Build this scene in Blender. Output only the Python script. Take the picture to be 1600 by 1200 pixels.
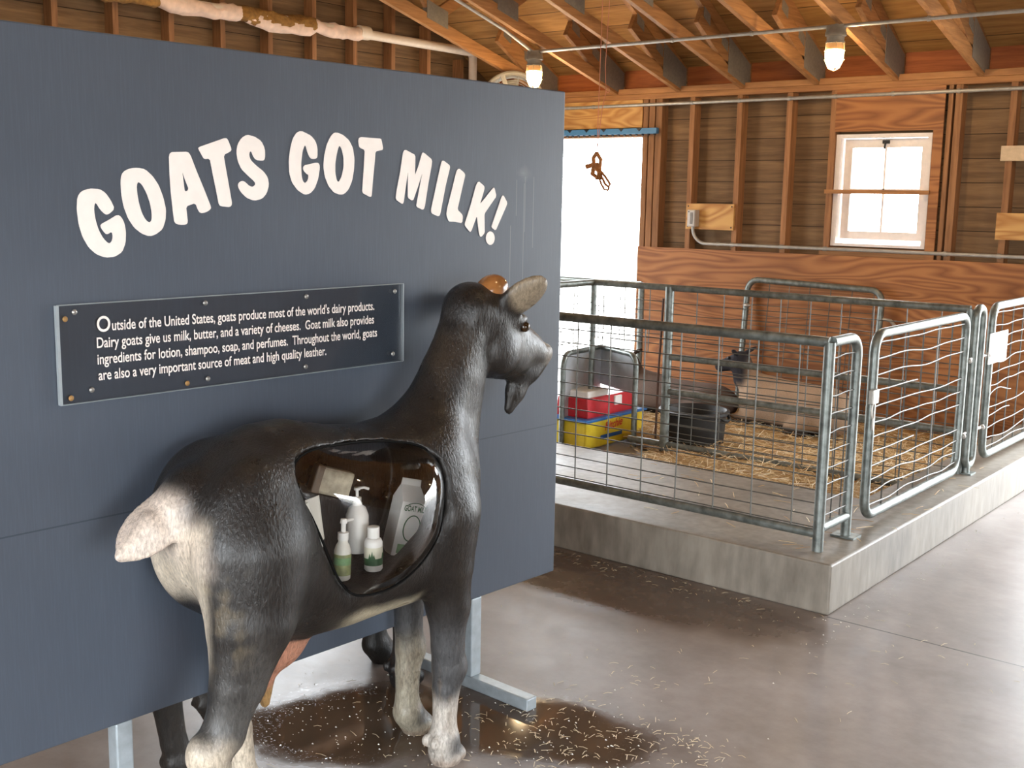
import bpy, math, random
import numpy as np
from mathutils import Vector, Matrix

for o in list(bpy.data.objects): bpy.data.objects.remove(o)
S = bpy.context.scene
COL = S.collection
random.seed(7)

# ---------------- camera, sky, daylight openings, exposure ----------------
YAW, PITCH, ROLL, FPX = -0.68175, 0.160147, 0.0178385, 1786.0
CAM_H = 1.55
cd = bpy.data.cameras.new('camera'); cam = bpy.data.objects.new('camera', cd); COL.objects.link(cam)
fw = Vector((math.sin(YAW)*math.cos(PITCH), math.cos(YAW)*math.cos(PITCH), -math.sin(PITCH)))
rt = Vector((math.cos(YAW), -math.sin(YAW), 0)); up = rt.cross(fw)
r2 = math.cos(ROLL)*rt + math.sin(ROLL)*up; u2 = math.cos(ROLL)*up - math.sin(ROLL)*rt
M = Matrix((r2, u2, -fw)).transposed().to_4x4(); M.translation = (0, 0, CAM_H)
cam.matrix_world = M
cd.sensor_width = 36; cd.lens = 36*FPX/1600; cd.clip_start = .05
S.camera = cam
W = bpy.data.worlds.new('overcast_sky'); S.world = W; W.use_nodes = True
bg = W.node_tree.nodes['Background']; bg.inputs[0].default_value = (.90, .955, 1.0, 1); bg.inputs[1].default_value = 19.0
S.view_settings.view_transform = 'Standard'; S.view_settings.look = 'None'; S.view_settings.gamma = 1
S.view_settings.use_curve_mapping = False; S.view_settings.exposure = 0.0
S.cycles.use_denoising = True
S.cycles.max_bounces = 10; S.cycles.diffuse_bounces = 6; S.cycles.transparent_max_bounces = 16
S.cycles.sample_clamp_indirect = 12
LAMP_E = 200.0
def portal(name, loc, rot, sx, sy):
    # guides daylight sampling through an opening; gives off nothing itself
    l = bpy.data.lights.new(name, 'AREA'); l.shape = 'RECTANGLE'; l.size = sx; l.size_y = sy
    l.cycles.is_portal = True
    o = bpy.data.objects.new(name, l); o.location = loc; o.rotation_euler = rot; COL.objects.link(o)
P = math.pi
AISLE = (-1.78, 1.7, 2.27)           # the walkway's end doors: x from, x to, head
EDOOR = (-1.8, 1.0, 2.35)            # big side opening in the east wall: y from, y to, head
portal('daylight_portal_yard_door', (-5.6, 7.85, 1.02), (-P/2, 0, 0), 1.4, 2.04)
portal('daylight_portal_window', (-3.03, 7.85, 1.65), (-P/2, 0, 0), .7, .78)
portal('daylight_portal_aisle_far', ((AISLE[0]+AISLE[1])/2, 7.85, 1.13), (-P/2, 0, 0), 3.48, 2.27)
portal('daylight_portal_aisle_near', ((AISLE[0]+AISLE[1])/2, -3.25, 1.13), (P/2, 0, 0), 3.3, 2.26)
portal('daylight_portal_east', (4.65, -.4, 1.17), (0, P/2, 0), 2.35, 2.8)
GDOOR = (4.65, 6.1, 2.0)           # side door in the gable wall, behind the sign board
portal('daylight_portal_side_door', (-6.66, 5.375, 1.0), (0, -P/2, 0), 2.0, 1.45)

# ---------------- helpers ----------------
def lin(c):
    return tuple(((v/255+.055)/1.055)**2.4 if v/255 > .04045 else v/255/12.92 for v in c)
class NT:
    def __init__(s, name):
        s.m = bpy.data.materials.new(name); s.m.use_nodes = True
        s.t = s.m.node_tree; s.n = s.t.nodes; s.p = s.n['Principled BSDF']; s.out = s.n['Material Output']
    def add(s, typ, **kw):
        n = s.n.new(typ)
        for k, v in kw.items():
            if k.startswith('i_'):
                key = k[2:]; key = int(key) if key.isdigit() else key.replace('_', ' ')
                s.put(n.inputs[key], v)
            else: setattr(n, k, v)
        return n
    def put(s, inp, v):
        if isinstance(v, bpy.types.NodeSocket): s.t.links.new(v, inp)
        elif isinstance(v, bpy.types.Node): s.t.links.new(v.outputs[0], inp)
        else: inp.default_value = v
    def math(s, op, a, b=0.0, c=0.0):
        n = s.n.new('ShaderNodeMath'); n.operation = op
        s.put(n.inputs[0], a); s.put(n.inputs[1], b); s.put(n.inputs[2], c); return n.outputs[0]
    def coord(s, scale=(1, 1, 1), kind='Object', loc=(0, 0, 0)):
        tc = s.add('ShaderNodeTexCoord'); mp = s.add('ShaderNodeMapping')
        s.t.links.new(tc.outputs[kind], mp.inputs[0]); mp.inputs['Scale'].default_value = scale; mp.inputs['Location'].default_value = loc
        return mp.outputs[0]
    def xyz(s):
        tc = s.add('ShaderNodeTexCoord'); sp = s.add('ShaderNodeSeparateXYZ'); s.t.links.new(tc.outputs['Object'], sp.inputs[0]); return sp.outputs
    def noise(s, vec, scale, detail=4, rough=.55, dist=0.0):
        n = s.add('ShaderNodeTexNoise', i_Vector=vec, i_Scale=scale, i_Detail=detail, i_Roughness=rough, i_Distortion=dist); return n.outputs[0]
    def ramp(s, fac, stops):
        n = s.add('ShaderNodeValToRGB'); s.put(n.inputs[0], fac); e = n.color_ramp.elements
        while len(e) < len(stops): e.new(.5)
        for el, (p, c) in zip(e, stops): el.position = p; el.color = (*c, 1) if len(c) == 3 else c
        return n.outputs[0]
    def mix(s, f, a, b, mode='MIX'):
        n = s.n.new('ShaderNodeMix'); n.data_type = 'RGBA'; n.blend_type = mode
        s.put(n.inputs[0], f)
        for i, v in ((6, a), (7, b)):
            s.put(n.inputs[i], (*v, 1) if isinstance(v, tuple) and len(v) == 3 else v)
        return n.outputs[2]
    def bump(s, h, strength=.3, dist=.01):
        b = s.add('ShaderNodeBump'); s.put(b.inputs['Height'], h); b.inputs['Strength'].default_value = strength; b.inputs['Distance'].default_value = dist
        s.t.links.new(b.outputs[0], s.p.inputs['Normal'])
    def set(s, **kw):
        for k, v in kw.items():
            key = k.replace('_', ' ')
            s.put(s.p.inputs[key], (*v, 1) if isinstance(v, tuple) and len(v) == 3 else v)
        return s.m
def plain(name, c, rough=.5, metal=0.0, var=.12, scale=30, spec=.5, **kw):
    t = NT(name); c = lin(c)
    f = t.noise(t.coord(), scale)
    col = t.ramp(f, [(.3, tuple(v*(1-var) for v in c)), (.7, tuple(min(1, v*(1+var)) for v in c))])
    t.set(Base_Color=col, Roughness=rough, Metallic=metal, Specular_IOR_Level=spec, **kw)
    return t.m
def wood(name, c1, c2, axis, rough=.65, cross=16, along=1.1, bump=.25):
    t = NT(name); c1, c2 = lin(c1), lin(c2)
    sc = [cross]*3; sc[axis] = along
    oi = t.add('ShaderNodeObjectInfo')
    v = t.add('ShaderNodeVectorMath', operation='ADD'); t.put(v.inputs[0], t.coord(tuple(sc)))
    rr = t.math('MULTIPLY', oi.outputs['Random'], 37.0); t.put(v.inputs[1], rr)
    f = t.noise(v.outputs[0], 2.2, 5, .6, .6)
    g = t.noise(v.outputs[0], 9, 3)
    f2 = t.math('ADD', t.math('MULTIPLY', f, .8), t.math('MULTIPLY', g, .2))
    col = t.ramp(f2, [(.32, c2), (.66, c1)])
    k = t.math('ADD', t.math('MULTIPLY', oi.outputs['Random'], .34), .83)
    hsv = t.add('ShaderNodeHueSaturation', i_Color=col, i_Value=k)
    t.set(Base_Color=hsv.outputs[0], Roughness=rough, Specular_IOR_Level=.3); t.bump(f2, bump, .004)
    return t.m
def plywood(name, c1, c2, rough=.6, bands=9, sx=.8, sz=2.6):
    t = NT(name); c1, c2 = lin(c1), lin(c2)
    v = t.coord((sx, sx, sz))
    n = t.noise(v, 1.5, 2, .5, .4)
    b = t.math('PINGPONG', t.math('MULTIPLY', n, bands*2.0), 1.0)
    fine = t.noise(t.coord((3, 3, 60)), 2, 3)
    f = t.math('ADD', t.math('MULTIPLY', b, .7), t.math('MULTIPLY', fine, .3))
    col = t.ramp(f, [(.1, c2), (.45, tuple((a+b)/2 for a, b in zip(c1, c2))), (.75, c1)])
    blotch = t.noise(t.coord((1, 1, 1)), 1.3, 3)
    col = t.mix(1.0, col, t.ramp(blotch, [(.3, (.78, .76, .74)), (.7, (1.0, 1.0, 1.0))]), 'MULTIPLY')
    t.set(Base_Color=col, Roughness=rough, Specular_IOR_Level=.35); t.bump(f, .12, .004)
    return t.m
def boards(name, c1, c2, pitch, vert, rough=.75):
    # planks: vert gives the coordinate (0 x, 1 y, 2 z) across which they lie; gaps between them are dark
    t = NT(name); c1, c2 = lin(c1), lin(c2)
    x = t.xyz()
    q = t.math('DIVIDE', x[vert], pitch)
    fr = t.math('FRACT', t.math('ADD', q, 100.0)); row = t.math('FLOOR', q)
    gap = t.math('LESS_THAN', fr, .034)
    wn = t.add('ShaderNodeTexWhiteNoise', noise_dimensions='1D'); t.put(wn.inputs['W'], row)
    sc = [1.0]*3; sc[vert] = 14
    f = t.noise(t.coord(tuple(sc)), 2.5, 5, .6, .4)
    col = t.ramp(f, [(.3, c2), (.7, c1)])
    hsv = t.add('ShaderNodeHueSaturation', i_Color=col, i_Value=t.math('ADD', t.math('MULTIPLY', wn.outputs[0], .3), .8))
    blot = t.noise(t.coord((1, 1, 1)), 2.2, 3)
    c = t.mix(1.0, hsv.outputs[0], t.ramp(blot, [(.3, (.75, .75, .72)), (.7, (1, 1, 1))]), 'MULTIPLY')
    c = t.mix(gap, c, tuple(v*.32 for v in c2))
    t.set(Base_Color=c, Roughness=rough, Specular_IOR_Level=.25)
    t.bump(t.math('SUBTRACT', t.math('MULTIPLY', f, .3), gap), .5, .006)
    return t.m

class MB:
    def __init__(s): s.v = []; s.f = []
    def box(s, lo, hi, mat=None):
        b = len(s.v); (x0, y0, z0), (x1, y1, z1) = lo, hi
        c = [(x, y, z) for z in (z0, z1) for x, y in ((x0, y0), (x1, y0), (x1, y1), (x0, y1))]
        if mat is not None: c = [tuple(mat @ Vector(p)) for p in c]
        s.v += c
        s.f += [tuple(b+i for i in q) for q in ((3, 2, 1, 0), (4, 5, 6, 7), (0, 1, 5, 4), (1, 2, 6, 5), (2, 3, 7, 6), (3, 0, 4, 7))]
        return s
    def tube(s, pts, r, seg=10, closed=False, cap=True):
        pts = [Vector(p) for p in pts]; n = len(pts)
        R = r if isinstance(r, (list, tuple)) else [r]*n
        T = []
        for i in range(n):
            a = pts[(i-1) % n] if (closed or i) else pts[0]
            b = pts[(i+1) % n] if (closed or i < n-1) else pts[-1]
            T.append((b-a).normalized())
        N = T[0].cross(Vector((0, 0, 1)))
        if N.length < 1e-3: N = T[0].cross(Vector((1, 0, 0)))
        N.normalize(); base = len(s.v)
        for i in range(n):
            if i:
                ax = T[i-1].cross(T[i])
                if ax.length > 1e-7: N = Matrix.Rotation(T[i-1].angle(T[i]), 3, ax.normalized()) @ N
            B = T[i].cross(N)
            for k in range(seg):
                a = 2*P*k/seg
                s.v.append(tuple(pts[i] + R[i]*(math.cos(a)*N + math.sin(a)*B)))
        m = n if closed else n-1
        for i in range(m):
            for k in range(seg):
                a = base + i*seg; b = base + ((i+1) % n)*seg
                s.f.append((a+k, a+(k+1) % seg, b+(k+1) % seg, b+k))
        if cap and not closed:
            s.f.append(tuple(base+k for k in reversed(range(seg)))); s.f.append(tuple(base+(n-1)*seg+k for k in range(seg)))
        return s
    def lathe(s, prof, org=(0, 0, 0), seg=24, mat=None):
        base = len(s.v); n = len(prof)
        for r, z in prof:
            for k in range(seg):
                a = 2*P*k/seg; p = Vector((r*math.cos(a), r*math.sin(a), z))
                if mat is not None: p = mat @ p
                s.v.append(tuple(p + Vector(org)))
        for i in range(n-1):
            for k in range(seg):
                a = base+i*seg; b = a+seg
                s.f.append((a+k, a+(k+1) % seg, b+(k+1) % seg, b+k))
        s.f.append(tuple(base+k for k in reversed(range(seg)))); s.f.append(tuple(base+(n-1)*seg+k for k in range(seg)))
        return s
    def prism(s, poly, fn, d0, d1):
        # poly in 2-D; fn(a, b, d) -> 3-D
        b = len(s.v); n = len(poly)
        s.v += [tuple(fn(x, y, d0)) for x, y in poly] + [tuple(fn(x, y, d1)) for x, y in poly]
        s.f += [tuple(b+i for i in reversed(range(n))), tuple(b+n+i for i in range(n))]
        s.f += [(b+i, b+(i+1) % n, b+n+(i+1) % n, b+n+i) for i in range(n)]
        return s
    def ball(s, c, r, seg=16, rings=9, mat=None):
        rr = r if isinstance(r, (tuple, list)) else (r, r, r); base = len(s.v)
        for i in range(1, rings):
            t = P*i/rings
            for k in range(seg):
                a = 2*P*k/seg; p = Vector((rr[0]*math.sin(t)*math.cos(a), rr[1]*math.sin(t)*math.sin(a), rr[2]*math.cos(t)))
                if mat is not None: p = mat @ p
                s.v.append(tuple(p + Vector(c)))
        for e in (1, -1):
            p = Vector((0, 0, e*rr[2]));
            if mat is not None: p = mat @ p
            s.v.append(tuple(p + Vector(c)))
        T, Bt = len(s.v)-2, len(s.v)-1
        for k in range(seg):
            s.f.append((T, base+k, base+(k+1) % seg))
            q = base+(rings-2)*seg; s.f.append((Bt, q+(k+1) % seg, q+k))
            for i in range(rings-2):
                a = base+i*seg; b = a+seg
                s.f.append((a+k, b+k, b+(k+1) % seg, a+(k+1) % seg))
        return s
    def build(s, name, mat, parent=None, smooth=False, bevel=0):
        return mesh(name, s.v, s.f, mat, parent, smooth, bevel)
def mesh(name, v, f, mat, parent=None, smooth=False, bevel=0):
    me = bpy.data.meshes.new(name); me.from_pydata(v, [], f); me.update()
    me.materials.append(mat)
    o = bpy.data.objects.new(name, me); COL.objects.link(o)
    import bmesh
    bm = bmesh.new(); bm.from_mesh(me); bmesh.ops.recalc_face_normals(bm, faces=bm.faces); bm.to_mesh(me); bm.free()
    if smooth:
        me.polygons.foreach_set('use_smooth', [True]*len(me.polygons))
        try: me.set_sharp_from_angle(angle=math.radians(45))
        except Exception: pass
    if bevel:
        b = o.modifiers.new('bevel', 'BEVEL'); b.width = bevel; b.segments = 2; b.limit_method = 'ANGLE'
    if parent: o.parent = parent
    return o
def root(name, loc=(0, 0, 0)):
    # children keep building in world coordinates unless the root is moved afterwards
    o = bpy.data.objects.new(name, None); o.empty_display_size = .1; COL.objects.link(o); o.location = loc; return o
def tag(o, label, cat, group=None, kind=None):
    o['label'] = label; o['category'] = cat
    if group: o['group'] = group
    if kind: o['kind'] = kind
    return o
def anchor(r, loc):
    # put a root at its thing's base while its children stay where they are
    loc = Vector(loc); r.location = loc
    for ch in r.children:
        if ch.type == 'MESH' :
            ch.data.transform(Matrix.Translation(-loc)) if ch.data.users == 1 else setattr(ch, 'location', ch.location - loc)
            for g in ch.children:
                if g.type == 'MESH': g.data.transform(Matrix.Translation(-loc))
        else: ch.location = Vector(ch.location) - loc
def bend(p, q, r, s, n=6):
    # rounded corner at q between p and s
    q = Vector(q); a = (Vector(p)-q).normalized(); b = (Vector(s)-q).normalized()
    out = []
    for i in range(n+1):
        t = i/n*P/2
        out.append(q + a*r*(1-math.sin(t)) + b*r*(1-math.cos(t)))
    return out
def loop(corners, r, n=6):
    out = []
    m = len(corners)
    for i in range(m): out += bend(corners[i-1], corners[i], r, corners[(i+1) % m], n)
    return out

# ---------------- materials ----------------
M_STUD_Z = wood('stud_wood', (156, 110, 72), (114, 76, 46), 2)
M_STUD_X = wood('plate_wood', (168, 118, 72), (126, 84, 50), 0)
M_TRUSS = wood('truss_wood', (176, 126, 78), (130, 88, 52), 1)
M_PLY = plywood('plywood_wainscot', (168, 112, 66), (128, 78, 42), sx=.34, sz=2.6, bands=20)
M_PLYL = plywood('plywood_pale', (206, 160, 96), (170, 116, 62), bands=12)
M_SHEATH = boards('wall_sheathing', (140, 110, 78), (104, 78, 54), .155, 2)
M_DECK = boards('roof_deck_boards', (186, 138, 80), (144, 100, 54), .19, 1)
M_WHITEBOARD = plain('whitewashed_board', (196, 170, 138), .7)
M_GALV = None
t = NT('galvanized_steel'); f = t.noise(t.coord(), 26, 5); g = t.noise(t.coord(), 120, 2)
t.set(Base_Color=t.ramp(f, [(.3, lin((94, 99, 96))), (.7, lin((142, 148, 144)))]), Metallic=.65,
      Roughness=t.math('ADD', t.math('MULTIPLY', f, .25), .3)); t.bump(g, .06, .002); M_GALV = t.m
M_WIRE = plain('wire_steel', (98, 97, 92), .5, .6)
M_CONDUIT = plain('conduit_steel', (170, 166, 160), .45, .55)
M_PLATE = plain('gusset_steel', (132, 124, 112), .6, .3, scale=60)
M_ALU = plain('aluminium_tube', (176, 186, 192), .42, .45)
M_DARK = plain('dark_rubber', (34, 33, 33), .55)
M_BLACK = plain('black_plastic', (20, 20, 22), .35)
M_WHITE = plain('white_plastic', (232, 230, 226), .4, var=.04)
# ---- signed-distance modelling of the animals: smooth unions of tapered limbs, meshed with surface nets ----
class Field:
    def __init__(s, lo, hi, h):
        s.lo = np.array(lo, float); s.h = h
        n = np.ceil((np.array(hi, float) - s.lo) / h).astype(int) + 1
        s.ax = [s.lo[i] + h * np.arange(n[i]) for i in range(3)]
        s.d = np.full(n, 0.25, np.float32)
    def box(s, lo, hi):
        sl = []
        for i in range(3):
            a = max(0, int((lo[i] - s.lo[i]) / s.h)); b = min(s.d.shape[i], int((hi[i] - s.lo[i]) / s.h) + 2)
            sl.append(slice(a, max(a + 1, b)))
        sl = tuple(sl)
        return sl, np.meshgrid(*[s.ax[i][sl[i]] for i in range(3)], indexing='ij', sparse=True)
    def blend(s, sl, f, k):
        d = s.d[sl]
        t = np.clip(0.5 + 0.5 * (d - f) / k, 0, 1)
        s.d[sl] = d * (1 - t) + f * t - k * t * (1 - t)
    def cut(s, sl, f, k):
        d = s.d[sl]; g = -f
        t = np.clip(0.5 - 0.5 * (d - g) / k, 0, 1)
        s.d[sl] = d * (1 - t) + g * t + k * t * (1 - t)
    def limb(s, a, b, ra, rb, k=0.03, flat=1.0, neg=False):
        # tapered capsule; flat < 1 narrows it along w (the second axis)
        a = np.array(a, float); b = np.array(b, float)
        m = max(ra, rb) + 2 * k + 0.02
        sl, (X, Y, Z) = s.box(np.minimum(a, b) - m, np.maximum(a, b) + m)
        v = (b - a) * np.array([1, 1 / flat, 1]); L = max(v @ v, 1e-9)
        px, py, pz = X - a[0], (Y - a[1]) / flat, Z - a[2]
        t = np.clip((px * v[0] + py * v[1] + pz * v[2]) / L, 0, 1)
        f = np.sqrt((px - t * v[0]) ** 2 + (py - t * v[1]) ** 2 + (pz - t * v[2]) ** 2) - (ra + (rb - ra) * t)
        (s.cut if neg else s.blend)(sl, f.astype(np.float32), k)
    def chain(s, pts, k=0.03, flat=1.0):
        P = np.array(pts, float); m = P[:, 3].max() + 2 * k + 0.02
        sl, (X, Y, Z) = s.box(P[:, :3].min(0) - m, P[:, :3].max(0) + m)
        F = None
        for p, q in zip(P[:-1], P[1:]):
            v = (q[:3] - p[:3]) * np.array([1, 1 / flat, 1]); L = max(v @ v, 1e-9)
            px, py, pz = X - p[0], (Y - p[1]) / flat, Z - p[2]
            t = np.clip((px * v[0] + py * v[1] + pz * v[2]) / L, 0, 1)
            f = np.sqrt((px - t * v[0]) ** 2 + (py - t * v[1]) ** 2 + (pz - t * v[2]) ** 2) - (p[3] + (q[3] - p[3]) * t)
            if F is None: F = f
            else:
                e = np.clip(0.008 - np.abs(F - f), 0, None) / 0.008
                F = np.minimum(F, f) - e * e * 0.002
        s.blend(sl, F.astype(np.float32), k)
    def blob(s, c, r, k=0.03, rot=None, neg=False):
        c = np.array(c, float); r = np.array(r, float)
        m = r.max() + 2 * k + 0.02
        sl, (X, Y, Z) = s.box(c - m, c + m)
        px, py, pz = X - c[0], Y - c[1], Z - c[2]
        if rot is not None:
            R = np.array(rot, float)      # rows are the ellipsoid's own axes
            px, py, pz = (R[0, 0]*px + R[0, 1]*py + R[0, 2]*pz, R[1, 0]*px + R[1, 1]*py + R[1, 2]*pz, R[2, 0]*px + R[2, 1]*py + R[2, 2]*pz)
        k0 = np.sqrt((px / r[0]) ** 2 + (py / r[1]) ** 2 + (pz / r[2]) ** 2)
        k1 = np.sqrt((px / r[0] ** 2) ** 2 + (py / r[1] ** 2) ** 2 + (pz / r[2] ** 2) ** 2) + 1e-6
        f = k0 * (k0 - 1) / k1
        (s.cut if neg else s.blend)(sl, f.astype(np.float32), k)
    def trunk(s, keys, k=0.03):
        # keys: u, top, bottom, half width; an elliptical section swept along u
        K = np.array(keys, float)
        lo = [K[0, 0] - .08, -K[:, 3].max() - .08, K[:, 2].min() - .08]; hi = [K[-1, 0] + .08, K[:, 3].max() + .08, K[:, 1].max() + .08]
        sl, (X, Y, Z) = s.box(lo, hi)
        u = X[:, 0, 0]
        def ip(c):
            v = np.interp(u, K[:, 0], K[:, c]); return v.reshape(-1, 1, 1)
        top, bot, a = ip(1), ip(2), ip(3)
        c = (top + bot) / 2; b = (top - bot) / 2
        ex = 2.3
        q = (np.abs(Y / a) ** ex + np.abs((Z - c) / b) ** ex) ** (1 / ex)
        f = (q - 1) * np.minimum(a, b) * 0.9
        end = np.maximum(K[0, 0] - u, u - K[-1, 0]).reshape(-1, 1, 1)
        f = np.where(end > 0, np.maximum(f, 0) + end, f)
        s.blend(sl, f.astype(np.float32), k)
    def mesh(s, iso=0.0):
        d = s.d - iso
        ins = d < 0
        n = d.shape
        cs = ins[:-1, :-1, :-1].astype(np.int8)
        off = [(i, j, k) for i in (0, 1) for j in (0, 1) for k in (0, 1)]
        S = sum(ins[i:n[0]-1+i, j:n[1]-1+j, k:n[2]-1+k].astype(np.int8) for i, j, k in off)
        act = (S > 0) & (S < 8)
        idx = np.full(act.shape, -1, np.int64); cells = np.argwhere(act); idx[act] = np.arange(len(cells))
        P = np.zeros((len(cells), 3)); W = np.zeros(len(cells))
        for ax in range(3):
            for o in off:
                if o[ax]: continue
                a = cells + o; b = a.copy(); b[:, ax] += 1
                da = d[tuple(a.T)]; db = d[tuple(b.T)]
                m = (da < 0) != (db < 0)
                t = np.where(m, da / np.where(m, da - db, 1), 0)
                q = a.astype(float); q[:, ax] += t
                P += q * m[:, None]; W += m
        V = s.lo + s.h * P / W[:, None]
        F = []
        for ax in range(3):
            b, c = (ax + 1) % 3, (ax + 2) % 3
            sa = [slice(None)] * 3; sb = [slice(None)] * 3
            sa[ax] = slice(0, -1); sb[ax] = slice(1, None)
            A = ins[tuple(sa)]; B = ins[tuple(sb)]
            for flag in (True, False):
                E = np.argwhere((A == flag) & (B == (not flag)))
                E = E[(E[:, b] > 0) & (E[:, c] > 0) & (E[:, b] < n[b]-1) & (E[:, c] < n[c]-1)]
                q = []
                for ob, oc in ((0, 0), (1, 0), (1, 1), (0, 1)):
                    e = E.copy(); e[:, b] -= ob; e[:, c] -= oc
                    q.append(idx[tuple(e.T)])
                q = np.stack(q, 1)
                F.append(q[:, ::-1] if flag else q)
        return V, np.concatenate(F)
def smooth_mesh(V, F, it=2, lam=0.5):
    # light Laplacian relaxation of a quad mesh
    for _ in range(it):
        A = np.zeros_like(V); C = np.zeros(len(V))
        for i in range(4):
            a, b = F[:, i], F[:, (i + 1) % 4]
            np.add.at(A, a, V[b]); np.add.at(C, a, 1)
            np.add.at(A, b, V[a]); np.add.at(C, b, 1)
        V = V + lam * (A / C[:, None] - V)
    return V
# goat frame: u forward along the board, w towards the viewer's side, h up
GOAT_TRUNK = [(.045,.89,.76,.05),(.075,.925,.68,.09),(.13,.96,.60,.125),(.20,.995,.53,.15),(.28,1.018,.49,.165),(.37,1.02,.475,.178),
              (.50,.988,.47,.185),(.62,.972,.475,.182),(.73,.985,.47,.168),(.82,.985,.52,.15),(.89,.95,.58,.125),(.94,.90,.65,.09),(.965,.85,.72,.05)]
DOME_RIM = [(.285,.92),(.305,.95),(.36,.966),(.47,.962),(.60,.948),(.695,.925),(.742,.885),(.752,.83),(.742,.76),(.715,.69),(.66,.635),(.59,.598),
            (.52,.588),(.44,.604),(.385,.66),(.35,.735),(.315,.82),(.288,.88)]
def in_poly(x, y, P):
    r = np.zeros(np.broadcast(x, y).shape, bool)
    for (x0, y0), (x1, y1) in zip(P, P[1:] + P[:1]):
        c = ((y0 > y) != (y1 > y)) & (x < (x1 - x0) * (y - y0) / (y1 - y0 + 1e-12) + x0)
        r ^= c
    return r
def poly_dist(x, y, P):
    d = np.full(np.broadcast(x, y).shape, 9.0)
    for (x0, y0), (x1, y1) in zip(P, P[1:] + P[:1]):
        vx, vy = x1 - x0, y1 - y0
        t = np.clip(((x - x0) * vx + (y - y0) * vy) / (vx*vx + vy*vy), 0, 1)
        d = np.minimum(d, np.hypot(x - x0 - t * vx, y - y0 - t * vy))
    return np.where(in_poly(x, y, P), -d, d)
def goat_field(h, cavity=True):
    g = Field((-.22, -.26, -.02), (1.36, .30, 1.40), h)
    g.trunk(GOAT_TRUNK, .02)
    # hips and thighs, shoulders
    for s in (1, -1):
        g.blob((.20, s*(.105 if s > 0 else .10), .77), (.14, .088 if s > 0 else .08, .20), .05)
        g.blob((.80, s*.09, .76), (.11, .075, .20), .05)
    g.blob((.90, .0, .80), (.07, .10, .13), .05)
    # near hind leg, standing; far hind leg stepping forward
    g.chain([(.19,.12,.74,.125),(.165,.135,.60,.105),(.125,.14,.47,.068),(.085,.135,.36,.046)], .05, .8)
    g.chain([(.085,.135,.36,.047),(.05,.135,.325,.043),(.07,.135,.25,.035),(.085,.135,.13,.031),(.10,.135,.075,.036)], .025)
    g.chain([(.10,.135,.065,.038),(.125,.135,.022,.043)], .02)
    g.blob((.025,.135,.335), (.03,.026,.045), .025)
    g.chain([(.23,-.095,.72,.115),(.29,-.11,.58,.09),(.30,-.115,.45,.058),(.285,-.115,.35,.044),(.275,-.115,.30,.041),(.295,-.115,.22,.034),(.31,-.115,.10,.031),(.325,-.115,.06,.038),(.345,-.115,.024,.042)], .035)
    # front legs
    g.chain([(.80,.10,.72,.10),(.815,.10,.58,.075),(.83,.095,.46,.058)], .04)
    g.chain([(.83,.095,.46,.056),(.835,.09,.34,.046),(.84,.09,.275,.047),(.83,.09,.22,.038),(.825,.09,.12,.033),(.825,.09,.075,.039)], .025)
    g.blob((.855,.09,.275), (.036,.037,.05), .02)
    g.chain([(.82,.09,.07,.042),(.835,.085,.025,.048)], .02)
    g.chain([(.84,-.09,.70,.09),(.865,-.105,.56,.068),(.875,-.11,.45,.048),(.875,-.11,.33,.040),(.88,-.11,.26,.042),(.872,-.11,.20,.036),(.87,-.11,.11,.034),(.875,-.11,.07,.039)], .03)
    g.blob((.90,-.11,.262), (.03,.032,.045), .02)
    g.chain([(.875,-.11,.065,.042),(.905,-.11,.024,.046)], .02)
    for (u, w) in ((.835,.085),(.905,-.11),(.125,.135),(.345,-.115)):      # cloven hooves
        for s in (1, -1):
            g.limb((u-.01, w+s*.019, .035), (u+.033, w+s*.022, .020), .026, .020, .012)
        g.limb((u+.015, w, .0), (u+.075, w, .03), .006, .008, .006, neg=True)
        g.limb((u-.075, w, .0), (u-.03, w, .062), .005, .004, .006, neg=True)
        for s in (1, -1): g.blob((u-.058, w+s*.017, .076), (.015, .012, .019), .006)
    # neck
    g.chain([(.79,0,.84,.12),(.855,0,.95,.10),(.92,0,1.07,.084),(.968,0,1.17,.074),(1.00,0,1.24,.074)], .05, .92)
    g.limb((.91,0,.80), (.995,0,1.08), .08, .05, .05)
    # head: skull, muzzle, jaw and cheeks, brow, nose, lips, chin
    g.limb((1.0,0,1.248), (1.06,0,1.228), .068, .075, .035)
    g.limb((1.06,0,1.218), (1.235,0,1.118), .077, .054, .035, .92)
    g.limb((1.22,0,1.125), (1.290,0,1.092), .051, .043, .02, .95)
    for s in (1, -1):
        g.blob((1.085, s*.05, 1.128), (.066, .036, .066), .03)
        g.blob((1.17, s*.038, 1.105), (.05, .022, .045), .02)
        g.blob((1.135, s*.058, 1.212), (.036, .024, .022), .02)
        g.blob((1.300, s*.021, 1.104), (.027, .022, .026), .01)
        g.blob((1.327, s*.022, 1.106), (.010, .008, .009), .006, neg=True)
        g.blob((1.153, s*.080, 1.193), (.017, .010, .015), .008, neg=True)
    g.limb((1.08,0,1.09), (1.255,0,1.047), .045, .031, .025)
    g.limb((1.255,0,1.047), (1.28,0,1.056), .029, .025, .015)
    g.limb((1.332,-.06,1.072), (1.332,.06,1.072), .007, .007, .006, neg=True)
    g.limb((1.305,.036,1.071), (1.205,.054,1.072), .006, .005, .006, neg=True)
    # beard
    g.chain([(1.225,0,1.04,.040),(1.195,0,.995,.038),(1.17,0,.948,.020)], .02, .6)
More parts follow.
